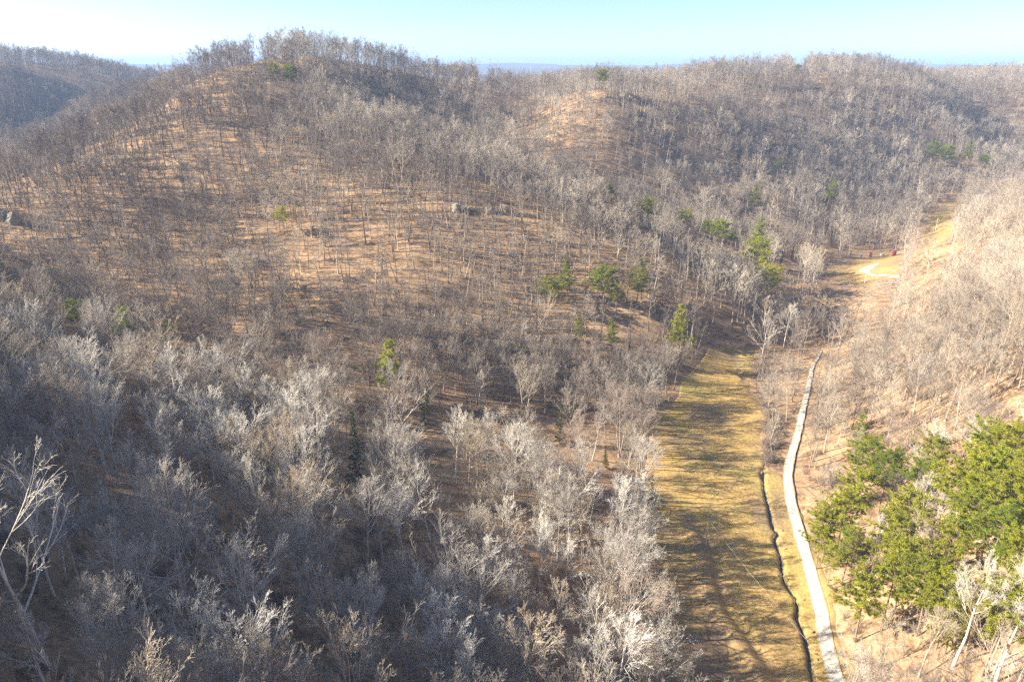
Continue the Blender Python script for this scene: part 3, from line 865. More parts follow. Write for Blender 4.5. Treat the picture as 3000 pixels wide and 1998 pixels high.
# pines: (crown px, crown py, height, form 0 pine 1 slim pine 2 cedar, tint)
YG, MG, DG, YL = (1.22, 1.10, 0.85), (0.98, 0.97, 0.82), (0.68, 0.76, 0.70), (1.45, 1.2, 0.8)
pine_spots = [
 (1610, 845, 12, 0, YG, 'pine lowest and leftmost of the four on the middle slope'), (1665, 805, 14, 1, MG, 'slim pine second from the left of four on the middle slope'),
 (1772, 820, 15, 0, DG, 'dark pine third of the four on the middle slope'), (1870, 812, 16, 1, MG, 'tallest and rightmost of the four pines on the middle slope'),
 (1808, 862, 8, 0, YG, 'small pale green pine tucked below the dark pine on the middle slope'), (2000, 958, 19, 1, YG, 'tall bright pine just above the top of the long field'),
 (1705, 962, 11, 1, YG, 'small yellowish pine on the middle slope left of its lone partner'), (1792, 980, 11, 1, YG, 'small slim pine on the middle slope nearest the field corner'),
 (2208, 680, 19, 1, MG, 'top pine of the green column beside the far hollow'), (2228, 742, 19, 0, YG, 'big rounded pine in the middle of the green column by the hollow'),
 (2252, 812, 16, 0, YL, 'yellow-green pine at the foot of the green column by the hollow'), (2112, 672, 14, 0, MG, 'rounded pine on the spur left of the green column'),
 (2005, 637, 12, 0, YG, 'pine half hidden behind the spur crest at its middle'), (1890, 606, 12, 0, YG, 'small pine breaking the grey spur crest'),
 (1788, 560, 10, 0, DG, 'olive bushy pine behind the spur crest'), (2072, 668, 10, 0, DG, 'small dark pine beside the rounded pine on the spur'), (2150, 694, 8, 0, DG, 'tiny dark pine just left of the green column'),
 (360, 962, 15, 1, DG, 'conical dark green pine alone at the left of the hollow'), (506, 978, 9, 0, MG, 'small pine right of the conical pine in the hollow'), (212, 915, 9, 0, MG, 'small flat pine top left of the conical pine in the hollow'),
 (1133, 1062, 17, 1, YG, 'slim bright pine standing in the hollow below the middle slope'), (1036, 1315, 16, 2, DG, 'dark narrow cedar alone in the lower wood'), (1242, 1200, 12, 2, YL, 'pale yellowish cedar in the hollow beyond the dark cedar'),
 (826, 633, 9, 0, YL, 'tiny yellow-green pine on the upper middle slope'), (798, 205, 15, 0, MG, 'left of the two pines near the hilltop'), (846, 212, 16, 0, MG, 'right of the two pines near the hilltop'),
 (1765, 222, 17, 0, DG, 'lone dark pine on the saddle skyline'), (752, 132, 14, 0, DG, 'dark pine among bare trees on the hill\'s summit'), (2342, 170, 14, 0, DG, 'dark pine on the eastern skyline summit'), (1412, 205, 12, 0, DG, 'small dark pine on the skyline behind the hill\'s shoulder'),
 (2735, 435, 15, 0, DG, 'leftmost pine of the cluster on the far eastern slope'), (2775, 448, 17, 0, MG, 'broadest pine of the cluster on the far eastern slope'), (2838, 438, 17, 1, DG, 'slim pine of the cluster on the far eastern slope'), (2885, 470, 12, 0, DG, 'lowest pine of the cluster on the far eastern slope'),
 (2432, 556, 16, 1, MG, 'lone pine on the wooded slope above the far clearing'), (2282, 480, 12, 1, MG, 'small slim pine right of the cliff rocks'), (2165, 445, 16, 2, DG, 'dark slender cedar beside the cliff rocks'),
 (2212, 575, 15, 1, MG, 'thin pine on the slope between cliff rocks and green column'), (2322, 738, 9, 2, YG, 'small cedar left of the round tree by the clearing'), (2438, 702, 8, 2, MG, 'dark little cedar in shade above the clearing'), (2290, 765, 9, 2, MG, 'squat cedar in the brush near the clearing corner'),
 (1912, 1428, 7, 2, DG, 'small dark cedar at the edge of the long field'), (1777, 1340, 6, 2, YL, 'tiny yellow-green cedar in the wood left of the field'), (1640, 1240, 11, 2, YL, 'pale green cedar in the wood left of the field top')]
stand = [(2522, 1270, 17, 1, MG), (2540, 1335, 18, 0, MG), (2604, 1376, 18, 0, DG), (2511, 1432, 18, 0, YG), (2478, 1490, 18, 0, YG), (2433, 1535, 15, 0, YG), (2408, 1580, 12, 0, YG),
 (2657, 1500, 19, 0, YG), (2635, 1565, 18, 0, YG), (2711, 1412, 17, 0, DG), (2738, 1330, 17, 0, YG), (2895, 1300, 19, 0, MG), (2884, 1395, 20, 0, YG), (2819, 1440, 19, 0, YG),
 (2940, 1412, 20, 0, MG), (2994, 1450, 19, 0, YG), (2922, 1484, 20, 0, YG), (2922, 1565, 19, 0, DG), (2992, 1640, 18, 0, YG), (2624, 1690, 19, 0, YG), (2540, 1740, 17, 0, YG),
 (2733, 1700, 19, 0, MG), (2790, 1745, 18, 0, YG), (2940, 1790, 19, 0, YG), (2440, 1640, 11, 0, YG), (2765, 1872, 8, 0, YG), (2803, 1805, 13, 0, YG), (2972, 1330, 19, 0, YG), (2852, 1505, 18, 0, MG), (2787, 1580, 17, 0, YG), (2660, 1640, 17, 0, YG), (2490, 1600, 15, 0, MG)]
stand_words = ['spire-topped pine at the highest corner of the stand', 'pine directly under the spire-topped one in the stand', 'dark dome-topped pine by the upper edge of the stand', 'pine under the dark dome in the stand']

def pine(seed, form):
    rg = random.Random(seed); H = 18.0
    T, K = Segs(), []
    d = np.array([rg.gauss(0, .02), rg.gauss(0, .02), 1.0]); p = np.array([0, 0, -.6]); n = 9; step = (H + .4) / n
    pts = [p]; rad = [0.24]
    for i in range(n):
        d = d + rvec(rg) * 0.02; d[2] = max(d[2], .9); d /= np.linalg.norm(d)
        p = p + d * step; T.add(pts[-1], p, rad[-1], 0.24 * (1 - .9 * (i + 1) / n)); pts.append(p); rad.append(0.24 * (1 - .9 * (i + 1) / n))
    base = {0: .50, 1: .36, 2: .06}[form]; wid = {0: .27, 1: .20, 2: .13}[form]
    nb = {0: 54, 1: 58, 2: 85}[form]
    tris = []
    for k in range(nb):
        u = (k + rg.random()) / nb
        t = base + (1 - base) * u
        i = min(int(t * n), n - 1); fr = t * n - i; q = pts[i] * (1 - fr) + pts[i + 1] * fr
        if form == 0: prof = (0.40 + 0.85 * math.sin(math.pi * min(1, 0.18 + u * .80))) * rg.uniform(.45, 1.15)
        elif form == 1: prof = (1.15 - u * .95) * rg.uniform(.5, 1.1)
        else: prof = (1.1 - u) * rg.uniform(.75, 1.05) + .08
        L = max(H * wid * prof, .35); az = k * 2.39996 + rg.uniform(-.6, .6); el = R(rg.uniform(-8, 22) + 30 * u)
        bd = np.array([math.cos(az) * math.cos(el), math.sin(az) * math.cos(el), math.sin(el)])
        tip = q + bd * L + np.array([0, 0, L * .10])
        T.add(q, q + bd * L * .5, .05, .035); T.add(q + bd * L * .5, tip, .035, .012)
        nc = max(2, int(L * (2.6 if form < 2 else 3.0)))
        for c_ in range(nc):
            s = (0.30 if form < 2 else .12) + (0.72 if form < 2 else .9) * ((c_ + rg.random()) / nc)
            cen = q + (tip - q) * s + rvec(rg) * np.array([.34, .34, .14]) * (1 if form < 2 else .5)
            K.append((cen, rg.uniform(.36, .62) * (1 if form < 2 else .62)))
    g = np.random.default_rng(seed); V = []
    for cen, rad_ in K:
        m = 27 if form < 2 else 20
        dv = g.normal(size=(m, 3)); dv[:, 2] = dv[:, 2] * .75 + .25; dv /= np.linalg.norm(dv, axis=1)[:, None]
        st = cen + dv * (g.uniform(0, .45, (m, 1)) * rad_)
        en = cen + dv * (g.uniform(.75, 1.25, (m, 1)) * rad_)
        sd_ = np.cross(dv, g.normal(size=(m, 3))); sd_ /= np.linalg.norm(sd_, axis=1)[:, None] + 1e-9
        w_ = g.uniform(.045, .085, (m, 1))
        V.append(np.stack([st - sd_ * w_, st + sd_ * w_, en], 1))
    V = np.concatenate(V).reshape(-1, 3)
    F = np.arange(len(V)).reshape(-1, 3)
    return T.mesh('trunk', M_BARK, 5), mesh_from('crown', V, F, M_CEDAR if form == 2 else M_PINE)
PINES = {0: [pine(40 + i, 0) for i in range(6)], 1: [pine(60 + i, 1) for i in range(3)], 2: [pine(80 + i, 2) for i in range(2)]}
pines_xy = []
def add_pine(px, py, h, form, tint, label, group):
    frac = {0: .74, 1: .66, 2: .5}[form]
    x, y = place_by_crown(px, py, h * (1.15 if 'stand' in group else (1.5 if py > 400 else 1.0)), frac)
    z = float(ground(x, y))
    tm, cm = rng.choice(PINES[form])
    h *= 1.15 if 'stand' in group else (1.5 if py > 400 else 1.0)
    k = h / 18.0; wdt = k * rng.uniform(.92, 1.12) * (1.22 if 'stand' not in group and form < 2 else 1.0)
    e = empty('cedar_tree' if form == 2 else 'pine_tree', (x, y, z), (R(rng.gauss(0, 1.5)), R(rng.gauss(0, 1.5)), rng.uniform(0, 6.28)), (wdt, wdt, k))
    tag(e, label, 'cedar' if form == 2 else 'pine', group)
    t_ = link('trunk', tm, e); t_.color = (0.30, 0.22, 0.16, 1)
    c_ = link('crown', cm, e); f_ = rng.uniform(.88, 1.12); c_.color = (tint[0] * f_, tint[1] * f_, tint[2] * f_, 1)
    pines_xy.append((x, y))
for s_ in pine_spots:
    add_pine(*s_[:5], s_[5], 'cedars scattered through the woods' if s_[3] == 2 else 'pines scattered over the slopes')
for i, s_ in enumerate(stand):
    lab = stand_words[i] if i < len(stand_words) else None
    if lab is None:
        tone = {YG: 'yellow-green', MG: 'mid-green', DG: 'dark green'}[s_[4]]
        size = 'small ' if s_[2] < 14 else ''
        lab = f'{size}{tone} pine of the roadside stand, {where(s_[0], s_[1])}'
    add_pine(*s_[:5], lab, 'pine stand above the gravel road')

# thin out around the definite trees
allx = np.array(sx_ + [p[0] for p in pines_xy]); ally = np.array(sy_ + [p[1] for p in pines_xy])
dmin = np.min(np.hypot(TX[:, None] - allx[None], TY[:, None] - ally[None]), 1)
in_stand = poly_sdf(TX, TY, [at_z(*p, 8)[:2] for p in ((2420, 1500), (2560, 1330), (2990, 1380), (2990, 1900), (2560, 1850))]) < 0
corner = poly_sdf(TX, TY, [at_z(*p, 10)[:2] for p in ((2470, 1700), (3050, 1800), (3100, 2200), (2500, 2200))]) < 0
verge = poly_sdf(TX, TY, [at_z(*p, 6)[:2] for p in ((2390, 1150), (2560, 1150), (2540, 1500), (2500, 1900), (2440, 1800), (2330, 1420))]) < 0
m = (dmin > 2.6) & ~(in_stand & (nrng.random(len(TX)) < .66)) & ~(corner & (nrng.random(len(TX)) < .66)) & ~(verge & (nrng.random(len(TX)) < .12))
# keep the view of the road and the clearing open
def blocked(x, y, h):
    z = ground(x, y)
    out = np.zeros(len(x), bool)
    for fr in (.3, .55, .8, 1.0):
        qx, qy, dp = project(x, y, z + h * fr)
        out |= (np.abs(qx - np.interp(qy, [p[1] for p in road_px], [p[0] for p in road_px])) < (24 if fr < .9 else 12)) & (qy > 1115) & (qy < 1990) & (y < 330)
        out |= poly_sdf(qx, qy, field_px) < (-14 if fr < .9 else 4)
        n = y < 520
        out[n] |= poly_sdf(qx[n], qy[n], clear_px) < (12 if fr < .9 else 24)
        out[n] |= poly_sdf(qx[n], qy[n], farf_px) < -3
        # what stands in front of the pines and the rocks is thin there
        for (ax, ay, hw, hh, dmax) in KEEP_CLEAR:
            out |= (np.abs(qx - ax) < hw) & (np.abs(qy - ay) < hh) & (dp < dmax)
    return out
KEEP_CLEAR = []
for (px_, py_), (xx, yy) in zip([p[:2] for p in pine_spots], pines_xy):
    q = project(xx, yy, float(ground(xx, yy)) + 12)[2]
    KEEP_CLEAR.append((px_, py_, 6200 / q + 8, 15000 / q, q - 2))
for px_, py_, a_, b2, c2, lab in ROCKS:
    xx, yy, zz = on_ground(px_, py_)
    q = project(xx, yy, zz)[2]
    KEEP_CLEAR.append((px_, py_ - 1000 * c2 / q, 800 * a_ / q, 900 * c2 / q, q - 8))
m &= ~blocked(TX, TY, 20.5)
TX, TY = TX[m], TY[m]
TZ = ground(TX, TY)
big = smooth(-0.1, 0.5, fbm(TX / 15, TY / 15, 91, 2))
fgw, facew, crestw, spurw = zone_weights(TX, TY)
TH = np.clip(nrng.normal(17.5, 2.9, len(TX)) + 2.5 * big + nrng.normal(1.6, 3.6, len(TX)) * fgw + 2.0 * facew, 9, 29) * np.where(TY > 1000, 1.1, 1.0)
edge_ = (TX > -20) & (TX < 62) & (TY < 260); ed2 = np.zeros(len(TX), bool); ed2[edge_] = poly_sdf(TX[edge_], TY[edge_], FIELD) < 14; TH = np.where(ed2, np.maximum(TH, 17 + 4 * nrng.random(len(TX))), TH)
TT = 0.52 + 0.24 * spurw + 0.14 * fgw - 0.10 * facew - 0.16 * crestw - 0.12 * smooth(560, 640, TY) * smooth(40, -60, TX) + 0.25 * fbm(TX / 55, TY / 45, 131, 3) + nrng.normal(0, .15, len(TX))  # bark colour by zone, plus painted backlight on crest and skyline, lift in foreground shade
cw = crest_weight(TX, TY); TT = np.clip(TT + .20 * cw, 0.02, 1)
px, py, dep = project(TX, TY, TZ + TH * .7)
inf = (px > 10) & (px < 2990) & (py > 0) & (py < 2010)
size = np.where(inf, TH / dep, 0)
order = np.argsort(-size)
N_IND = 300 - len(TREES)
ind = order[:N_IND]
rest = np.ones(len(TX), bool); rest[ind] = False
for i in ind:
    tone = rng.choice([PALE, PALE, GREY, GREY, GREY, TAN, TAN, BROWN]) if TX[i] < 85 else rng.choice([PALE, TAN, TAN, TAN])
    f = rng.choice([0, 0, 1, 1, 2, 2, 3, 4, 5, 5, 6, 7, 7, 7, 8, 9]) if TH[i] > 15 else rng.choice([1, 2, 9, 9, 6])
    if TX[i] < 85 and dep[i] <= 215 and rng.random() < .8: tone = {PALE: SILVER_LIFTED, GREY: PALE, TAN: TAN, BROWN: GREY}[tone]  # bark raised a step in the shaded foreground, in place of fill light
    if dep[i] > 215: tone = rng.choice([GREY, TAN, BROWN, BROWN]) if TX[i] < 85 else rng.choice([TAN, TAN, GREY])
    if TX[i] > 85: f = rng.choice([1, 1, 4, 9, 9, 7, 4])
    TREES.append((TX[i], TY[i], f, TH[i] / PROTO[f][3], tone, None, (px[i], py[i])))
tone_word = {SILVER_LIFTED: 'silvery', PALE: 'pale', GREY: 'grey', TAN: 'tan', BROWN: 'brownish'}
labels = set()
for (x, y, f, k, tone, lab, (qx, qy)) in TREES:
    e = empty('bare_tree', (x, y, float(ground(x, y)) - .05), (R(rng.gauss(0, 2.5)), R(rng.gauss(0, 2.5)), rng.uniform(0, 6.28)), (k * rng.uniform(.92, 1.1),) * 2 + (k,))
    if lab is None:
        hh = PROTO[f][3] * k
        sz = 'small ' if hh < 15.5 else ''
        lab = f'{sz}{tone_word[tone]} {PROTO[f][0]} bare tree centred {where(qx, qy)}'
        if lab in labels: lab = lab.replace('bare tree', 'leafless tree')
        if lab in labels: lab = lab.replace('centred', 'with its crown')
    labels.add(lab)
    tag(e, lab, 'tree', 'bare trees of the winter wood')
    v_ = rng.uniform(.86, 1.14)
    for nm, me in (('trunk', PROTO[f][1]), ('crown', PROTO[f][2])):
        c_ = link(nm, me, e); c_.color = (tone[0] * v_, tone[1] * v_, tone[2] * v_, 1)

# the remaining wood, tree by tree, as one mass
rx, ry, rz, rh, rd = TX[rest], TY[rest], TZ[rest], TH[rest], dep[rest]
wood_col = bpy.data.collections.new('wood_library')
for o_ in list(near_col.objects) + list(far_col.objects):
    pass
names = []
for i, o_ in enumerate(list(near_col.objects)): o_.name = 'wood_%02d' % i; wood_col.objects.link(o_)
nn = len(near_col.objects)
for i, o_ in enumerate(list(far_col.objects)): o_.name = 'wood_%02d' % (nn + i); wood_col.objects.link(o_)
isnear = rd < 290
fullp = np.clip(.38 + .12 * spurw[rest] - .32 * facew[rest] * (1 - cw[rest]) + .45 * cw[rest] + .9 * fbm(rx / 45, ry / 40, 141, 2), .05, .95)
full_ = nrng.random(len(rx)) < fullp
var = np.where(isnear, nrng.integers(0, nn, len(rx)), nn + nrng.integers(0, 5, len(rx)) + 5 * full_)
var = np.where(isnear & (spurw[rest] > .5), nrng.choice([1, 4], len(rx)), var)
hs = np.array([FORMS[i][1]['H'] for i in range(6)] + [FORMS[i][1]['H'] for i in FARF_FORMS])
k = rh / hs[var]
wd = k * nrng.uniform(.9, 1.12, len(rx)) * (1 - .22 * spurw[rest])
lean = nrng.normal(0, R(2.2), (len(rx), 2))
crest_l = smooth(-60, -220, rx) * smooth(250, 330, ry) * smooth(620, 520, ry)
lean[:, 1] -= R(7) * crest_l
rot = np.stack([lean[:, 0], lean[:, 1], nrng.uniform(0, 6.28, len(rx))], 1)
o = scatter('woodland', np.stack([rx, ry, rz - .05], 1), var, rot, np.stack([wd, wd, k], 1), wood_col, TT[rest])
tag(o, 'leafless grey and brown winter wood covering all the hills', 'woodland', kind='stuff')
print('individual trees', len(TREES), 'wood', len(rx), 'near', int(isnear.sum()))

# ------------------------------------------------------------------ brush
x, y = jitter_grid(-420, 520, 55, 700, 3.4, .48, 9)
m = in_view(x, y, 15, 20); x, y = x[m], y[m]
m = seen(x, y, 8); x, y = x[m], y[m]
m = ~open_ground(x, y); x, y = x[m], y[m]
pr = np.clip(0.30 + 1.5 * fbm(x / 30, y / 16, 95, 3), 0.04, .85)
fg_b = zone_weights(x, y)[0]; pr = np.clip(pr - .06 * fg_b, 0, .9)
pr = np.maximum(pr, .9 * (np.abs(poly_sdf(x, y, FIELD)) < 9) * (y > 150))
m = nrng.random(len(x)) < pr; x, y = x[m], y[m]
# the thick strip between field and road
strip_px = scl([(1500, 900), (1560, 1000), (1700, 1100), (1720, 1300), (1640, 1500), (1600, 1640), (1500, 1640), (1520, 1400), (1540, 1150)], (1850, 950), .2551)
STRIP = to_xy(strip_px)
gx, gy = jitter_grid(40, 130, 180, 330, 1.7, .48, 14); mm = poly_sdf(gx, gy, STRIP) < 0; gx, gy = gx[mm], gy[mm]
bk = np.concatenate([nrng.uniform(.35, 1.1, len(x)) * np.where(y > 240, .8, 1.0), nrng.uniform(.8, 1.7, len(gx))])
x = np.concatenate([x, gx]); y = np.concatenate([y, gy])
rot = np.stack([nrng.normal(0, .06, len(x)), nrng.normal(0, .06, len(x)), nrng.uniform(0, 6.28, len(x))], 1)
o = scatter('undergrowth', np.stack([x, y, ground(x, y) - .05], 1), nrng.choice([0, 1, 2, 3, 4, 0, 1, 2, 3, 4, 0, 1, 2, 3, 4, 5, 6], len(x)), rot, np.stack([bk, bk, bk], 1), brush_col)
tag(o, 'bare twiggy brush and saplings under the trees and along the creek', 'undergrowth', kind='stuff')

# ------------------------------------------------------------------ rocks
def rock_mesh(seed, sx, sy, sz):
    """a weathered sandstone block: a few overlapping facets cut from one lump, ledges worn back"""
    rg = random.Random(seed); bm = bmesh.new()
    bmesh.ops.create_cube(bm, size=1.0)
    bmesh.ops.subdivide_edges(bm, edges=bm.edges, cuts=7, use_grid_fill=True)
    planes = []
    for _ in range(7):
        n_ = Vector((rg.gauss(0, 1), rg.gauss(0, 1), rg.gauss(0, .55))); n_.normalize(); planes.append((n_, rg.uniform(.36, .50)))
    for v_ in bm.verts:
        c_ = v_.co.copy()
        for n_, dd in planes:
            e_ = c_.dot(n_) - dd
            if e_ > 0: c_ -= n_ * e_
        f_ = float(fbm(np.array([c_.x * 4 + seed]), np.array([c_.y * 4 + c_.z * 5]), seed, 3)[0])
        g_ = float(vnoise(np.array([c_.z * 7 + seed]), np.array([0.3]), seed)[0])
        c_.x *= 1 + .22 * f_ + .22 * g_; c_.y *= 1 + .22 * f_ + .22 * g_
        v_.co = Vector((c_.x * sx, c_.y * sy, (c_.z + .36 + .10 * f_) * sz))
    me = bpy.data.meshes.new('rock'); bm.to_mesh(me); bm.free(); me.materials.append(M_ROCK)
    return me

for i, (px_, py_, a_, b2, c2, lab) in enumerate(ROCKS):
    x_, y_, z_ = on_ground(px_, py_)
    o = link('rock', rock_mesh(50 + i, a_, b2, c2), None, (x_, y_, z_ - .22 * c2), (rng.uniform(-.12, .12), rng.uniform(-.12, .12), rng.uniform(-.5, .5)))
    tag(o, lab, 'rock', 'sandstone outcrops on the slopes')

M_TRAIL, nt, b = new_mat('worn_earth', 0.95)
n1 = noise_tex(nt, 0.7, 6, 0.7, mapping(nt, (1, 1, 1)))
nt.links.new(ramp(nt, n1, [(0.3, (0.26, 0.18, 0.10)), (0.55, (0.42, 0.31, 0.18)), (0.75, (0.52, 0.41, 0.26))]), b.inputs['Base Color'])
for k_, tp in enumerate(([(640, 532), (690, 522), (803, 511), (892, 497), (985, 466)], [(1395, 410), (1480, 405), (1600, 403), (1740, 404)], [(510, 292), (560, 297), (610, 296)])):
    pts = [on_ground(*q)[:2] for q in tp]
    o = link('forest_trail', strip('forest_trail', pts, 1.5, lambda x, y: ground(x, y) + .22, M_TRAIL, 1.0, 7, 1.0, 30 + k_)); tag(o, kind='structure')

# ------------------------------------------------------------------ poles and wires
def tube(name, pts, r0, r1, mat, sides=8, parent=None):
    S = Segs(); n = len(pts) - 1
    for i in range(n):
        S.add(np.array(pts[i]), np.array(pts[i + 1]), r0 + (r1 - r0) * i / n, r0 + (r1 - r0) * (i + 1) / n)
    return link(name, S.mesh(name, mat, sides), parent)

def box_mesh(name, sx, sy, sz, mat, bev=0.02):
    bm = bmesh.new(); bmesh.ops.create_cube(bm, size=1.0)
    bmesh.ops.scale(bm, vec=(sx, sy, sz), verts=bm.verts)
    bmesh.ops.bevel(bm, geom=bm.edges[:], offset=bev, segments=2, affect='EDGES')
    me = bpy.data.meshes.new(name); bm.to_mesh(me); bm.free(); me.materials.append(mat)
    return me

def lathe(name, prof, mat, sides=20, parent=None, loc=(0, 0, 0)):
    V, F = [], []
    n = len(prof)
    for r_, z_ in prof:
        for k_ in range(sides):
            an = 2 * math.pi * k_ / sides; V.append((r_ * math.cos(an), r_ * math.sin(an), z_))
    for i in range(n - 1):
        for k_ in range(sides):
            F.append((i * sides + k_, i * sides + (k_ + 1) % sides, (i + 1) * sides + (k_ + 1) % sides, (i + 1) * sides + k_))
    me = mesh_from(name, V, F, mat, False)
    return link(name, me, parent, loc)

pole_tops = []
for (px_, py_, h_, lab) in ((2067, 1597, 8.6, 'weathered utility pole beside the swale in the long field'), (2533, 830, 9.0, 'pale utility pole at the near side of the far clearing'), (2735, 698, 9.5, 'utility pole in the grass strip beyond the far clearing')):
    x_, y_, z_ = at_z(px_, py_, 0 if py_ > 1000 else (4 if py_ > 800 else 7))
    z_ = float(field_z(x_, y_)) if py_ > 1000 else float(ground(x_, y_))
    e = empty('utility_pole', (x_, y_, z_)); tag(e, lab, 'pole', 'utility poles of the line up the valley')
    tube('shaft', [(0, 0, -.8), (0, 0, h_ * .5), (0, 0, h_)], .22, .15, M_POLE, 10, e)
    ins = lathe('insulator', [(0, 0), (.05, 0), (.07, .08), (.05, .12), (.07, .18), (.03, .24), (0, .24)], M_STEEL, 8, e, (0, 0, h_))
    br = link('bracket', box_mesh('bracket', .5, .08, .08, M_STEEL), e, (.3, 0, h_ - .8))
    pole_tops.append(Vector((x_, y_, z_ + h_ + .2)))

def wire(a_, b_, sag, label):
    pts = []
    for i in range(25):
        t = i / 24; q = a_.lerp(b_, t); q = q - Vector((0, 0, 4 * sag * t * (1 - t))); pts.append(tuple(q))
    o = tube('wire', pts, .022, .022, M_WIRE, 4)
    tag(o, label, 'wire', 'overhead wires')
bx, by, bz = at_z(2480, 2120, 0)
wire(pole_tops[0], Vector((bx, by, 9.0)), 1.2, 'thin overhead wire running from the field pole to the bottom edge')
wire(pole_tops[0], pole_tops[1], 4.0, 'thin overhead wire from the field pole up the valley')
wire(pole_tops[1], pole_tops[2], 2.0, 'thin overhead wire between the two poles by the clearing')

# ------------------------------------------------------------------ tanks in the clearing
def tank(name, px_, py_, r_, h_, mat, label, cat, ribs=True):
    x_, y_, z_ = at_z(px_, py_, 4.0); z_ = float(clear_z(x_, y_)) - .08
    e = empty(name, (x_, y_, z_)); tag(e, label, cat)
    lathe('shell', [(r_, 0), (r_, h_ * .33), (r_ * 1.02, h_ * .335), (r_ * 1.02, h_ * .35), (r_, h_ * .355), (r_, h_ * .66), (r_ * 1.02, h_ * .665), (r_ * 1.02, h_ * .68), (r_, h_ * .685), (r_, h_)], mat, 28, e)
    lathe('lid', [(r_ * 1.03, h_ - .06), (r_ * 1.03, h_), (r_ * .5, h_ + r_ * .12), (.12, h_ + r_ * .18), (0, h_ + r_ * .18)], M_REDDARK, 28, e)
    lathe('base', [(0, -.1), (r_ * 1.06, -.1), (r_ * 1.06, .0), (r_, .02)], M_REDDARK, 28, e)
    lathe('hatch', [(.28, 0), (.28, .22), (0, .24)], M_STEEL, 12, e, (r_ * .4, 0, h_ + .05))
    tube('pipe', [(r_ + .05, -.1, .4), (r_ + .35, -.1, .4), (r_ + .35, -.1, h_ * .9), (r_ - .1, -.1, h_ * .95)], .06, .06, M_STEEL, 6, e)
    return e
kz = lambda x, y: (2300 + x * k52, 660 + y * k52)
tank('storage_tank', *kz(1658, 480), 1.35, 3.6, M_RED, 'squat rust-red steel storage tank in the far clearing', 'tank')
tank('separator_tank', *kz(1308, 452), .75, 3.7, M_REDDARK, 'slim dark red upright tank in the far clearing', 'tank')
x_, y_, z_ = at_z(*kz(1168, 475), 4.0); z_ = float(clear_z(x_, y_)) - .08
e = empty('water_drum', (x_, y_, z_)); tag(e, 'blue plastic tank on a stand at the shaded clearing edge', 'tank')
lathe('lower_drum', [(0, 0), (.6, 0), (.62, .1), (.6, 1.0), (.5, 1.05), (0, 1.05)], M_BLUE, 18, e)
lathe('collar', [(.34, 1.05), (.34, 1.35)], M_WHITE, 14, e)
lathe('upper_drum', [(0, 1.35), (.55, 1.35), (.6, 1.45), (.6, 2.3), (.45, 2.45), (.15, 2.5), (0, 2.5)], M_BLUE, 18, e)
# pump unit between the tanks
x_, y_, z_ = at_z(*kz(1485, 448), 4.0); z_ = float(clear_z(x_, y_)) - .05
e = empty('pump_unit', (x_, y_, z_)); tag(e, 'small white and grey pump unit on a skid between the red tanks', 'pump')
link('skid', box_mesh('skid', 3.6, 1.2, .25, M_STEEL), e, (0, 0, .13))
link('housing', box_mesh('housing', 1.1, .9, 1.3, M_WHITE, .06), e, (-.3, 0, .9))
link('engine', box_mesh('engine', .9, .8, .7, M_LOGDARK, .06), e, (1.0, 0, .6))
lathe('flywheel', [(0, 0), (.5, 0), (.5, .12), (0, .12)], M_LOGDARK, 16, e, (1.0, -.6, .7)).rotation_euler = (math.pi / 2, 0, 0)
tube('outlet_pipe', [(-1.0, 0, .4), (-2.4, 0, .4), (-2.4, 0, -.1)], .07, .07, M_WHITE, 6, e)
tube('pump_rod', [(-1.5, 0, .3), (-1.5, 0, 2.2)], .06, .04, M_STEEL, 6, e)

# ------------------------------------------------------------------ fallen logs, drift pile
def fallen_log(px_, py_, L, r_, az, label, mat=None, z0=None):
    x_, y_, z_ = on_ground(px_, py_)
    az = R(az); S = Segs(); rg = random.Random(int(px_ * 3 + py_))
    n = 6; pts = []
    for i in range(n + 1):
        q = (i / n - .5) * L; xx, yy = x_ + q * math.cos(az), y_ + q * math.sin(az) + rg.gauss(0, .06)
        zz = float(ground(xx, yy)) + (.05 if poly_sdf(np.array([xx]), np.array([yy]), FIELD)[0] < 0 else 0)
        pts.append(np.array([xx - x_, yy - y_, zz - z_ + r_ * .8]))
    for i in range(n): S.add(pts[i], pts[i + 1], r_ * (1 - .6 * i / n), r_ * (1 - .6 * (i + 1) / n))
    e = empty('fallen_log', (x_, y_, z_)); tag(e, label, 'log', 'fallen logs on the forest floor')
    link('log_stem', S.mesh('log_stem', mat or M_LOG, 7), e)
    for b_i in range(4):
        i = rg.randint(2, n - 1); d_ = np.array([rg.uniform(-1, 1), rg.uniform(-1, 1), rg.uniform(.3, 1)]); d_ /= np.linalg.norm(d_)
        B = Segs(); B.add(pts[i], pts[i] + d_ * L * .10, r_ * .4, r_ * .2); B.add(pts[i] + d_ * L * .10, pts[i] + d_ * L * .19 + np.array([0, 0, .1]), r_ * .2, .02)
        link('branch_stub', B.mesh('branch_stub', mat or M_LOG, 5), e)
fallen_log(2412, 786, 13, .38, 3, 'pale barkless log beside the round tree at the clearing')
fallen_log(215, 700, 22, .30, 28, 'long dark log lying up the slope at the far left', M_LOGDARK)
fallen_log(1905, 1068, 12, .25, -48, 'grey log fallen on the bank above the upper field creek')
fallen_log(1800, 1112, 10, .22, 150, 'thin pale log on the orange slope left of the field top')
fallen_log(1455, 1052, 11, .28, 100, 'dark log pointing downhill on the middle slope', M_LOGDARK)
fallen_log(1620, 1060, 9, .24, 120, 'weathered log low on the middle slope under the pines', M_LOGDARK)
fallen_log(2205, 1370, 7, .16, -12, 'thin pale log across the field creek')
fallen_log(870, 925, 12, .25, 115, 'dark leaning log on the brown lower slope', M_LOGDARK)

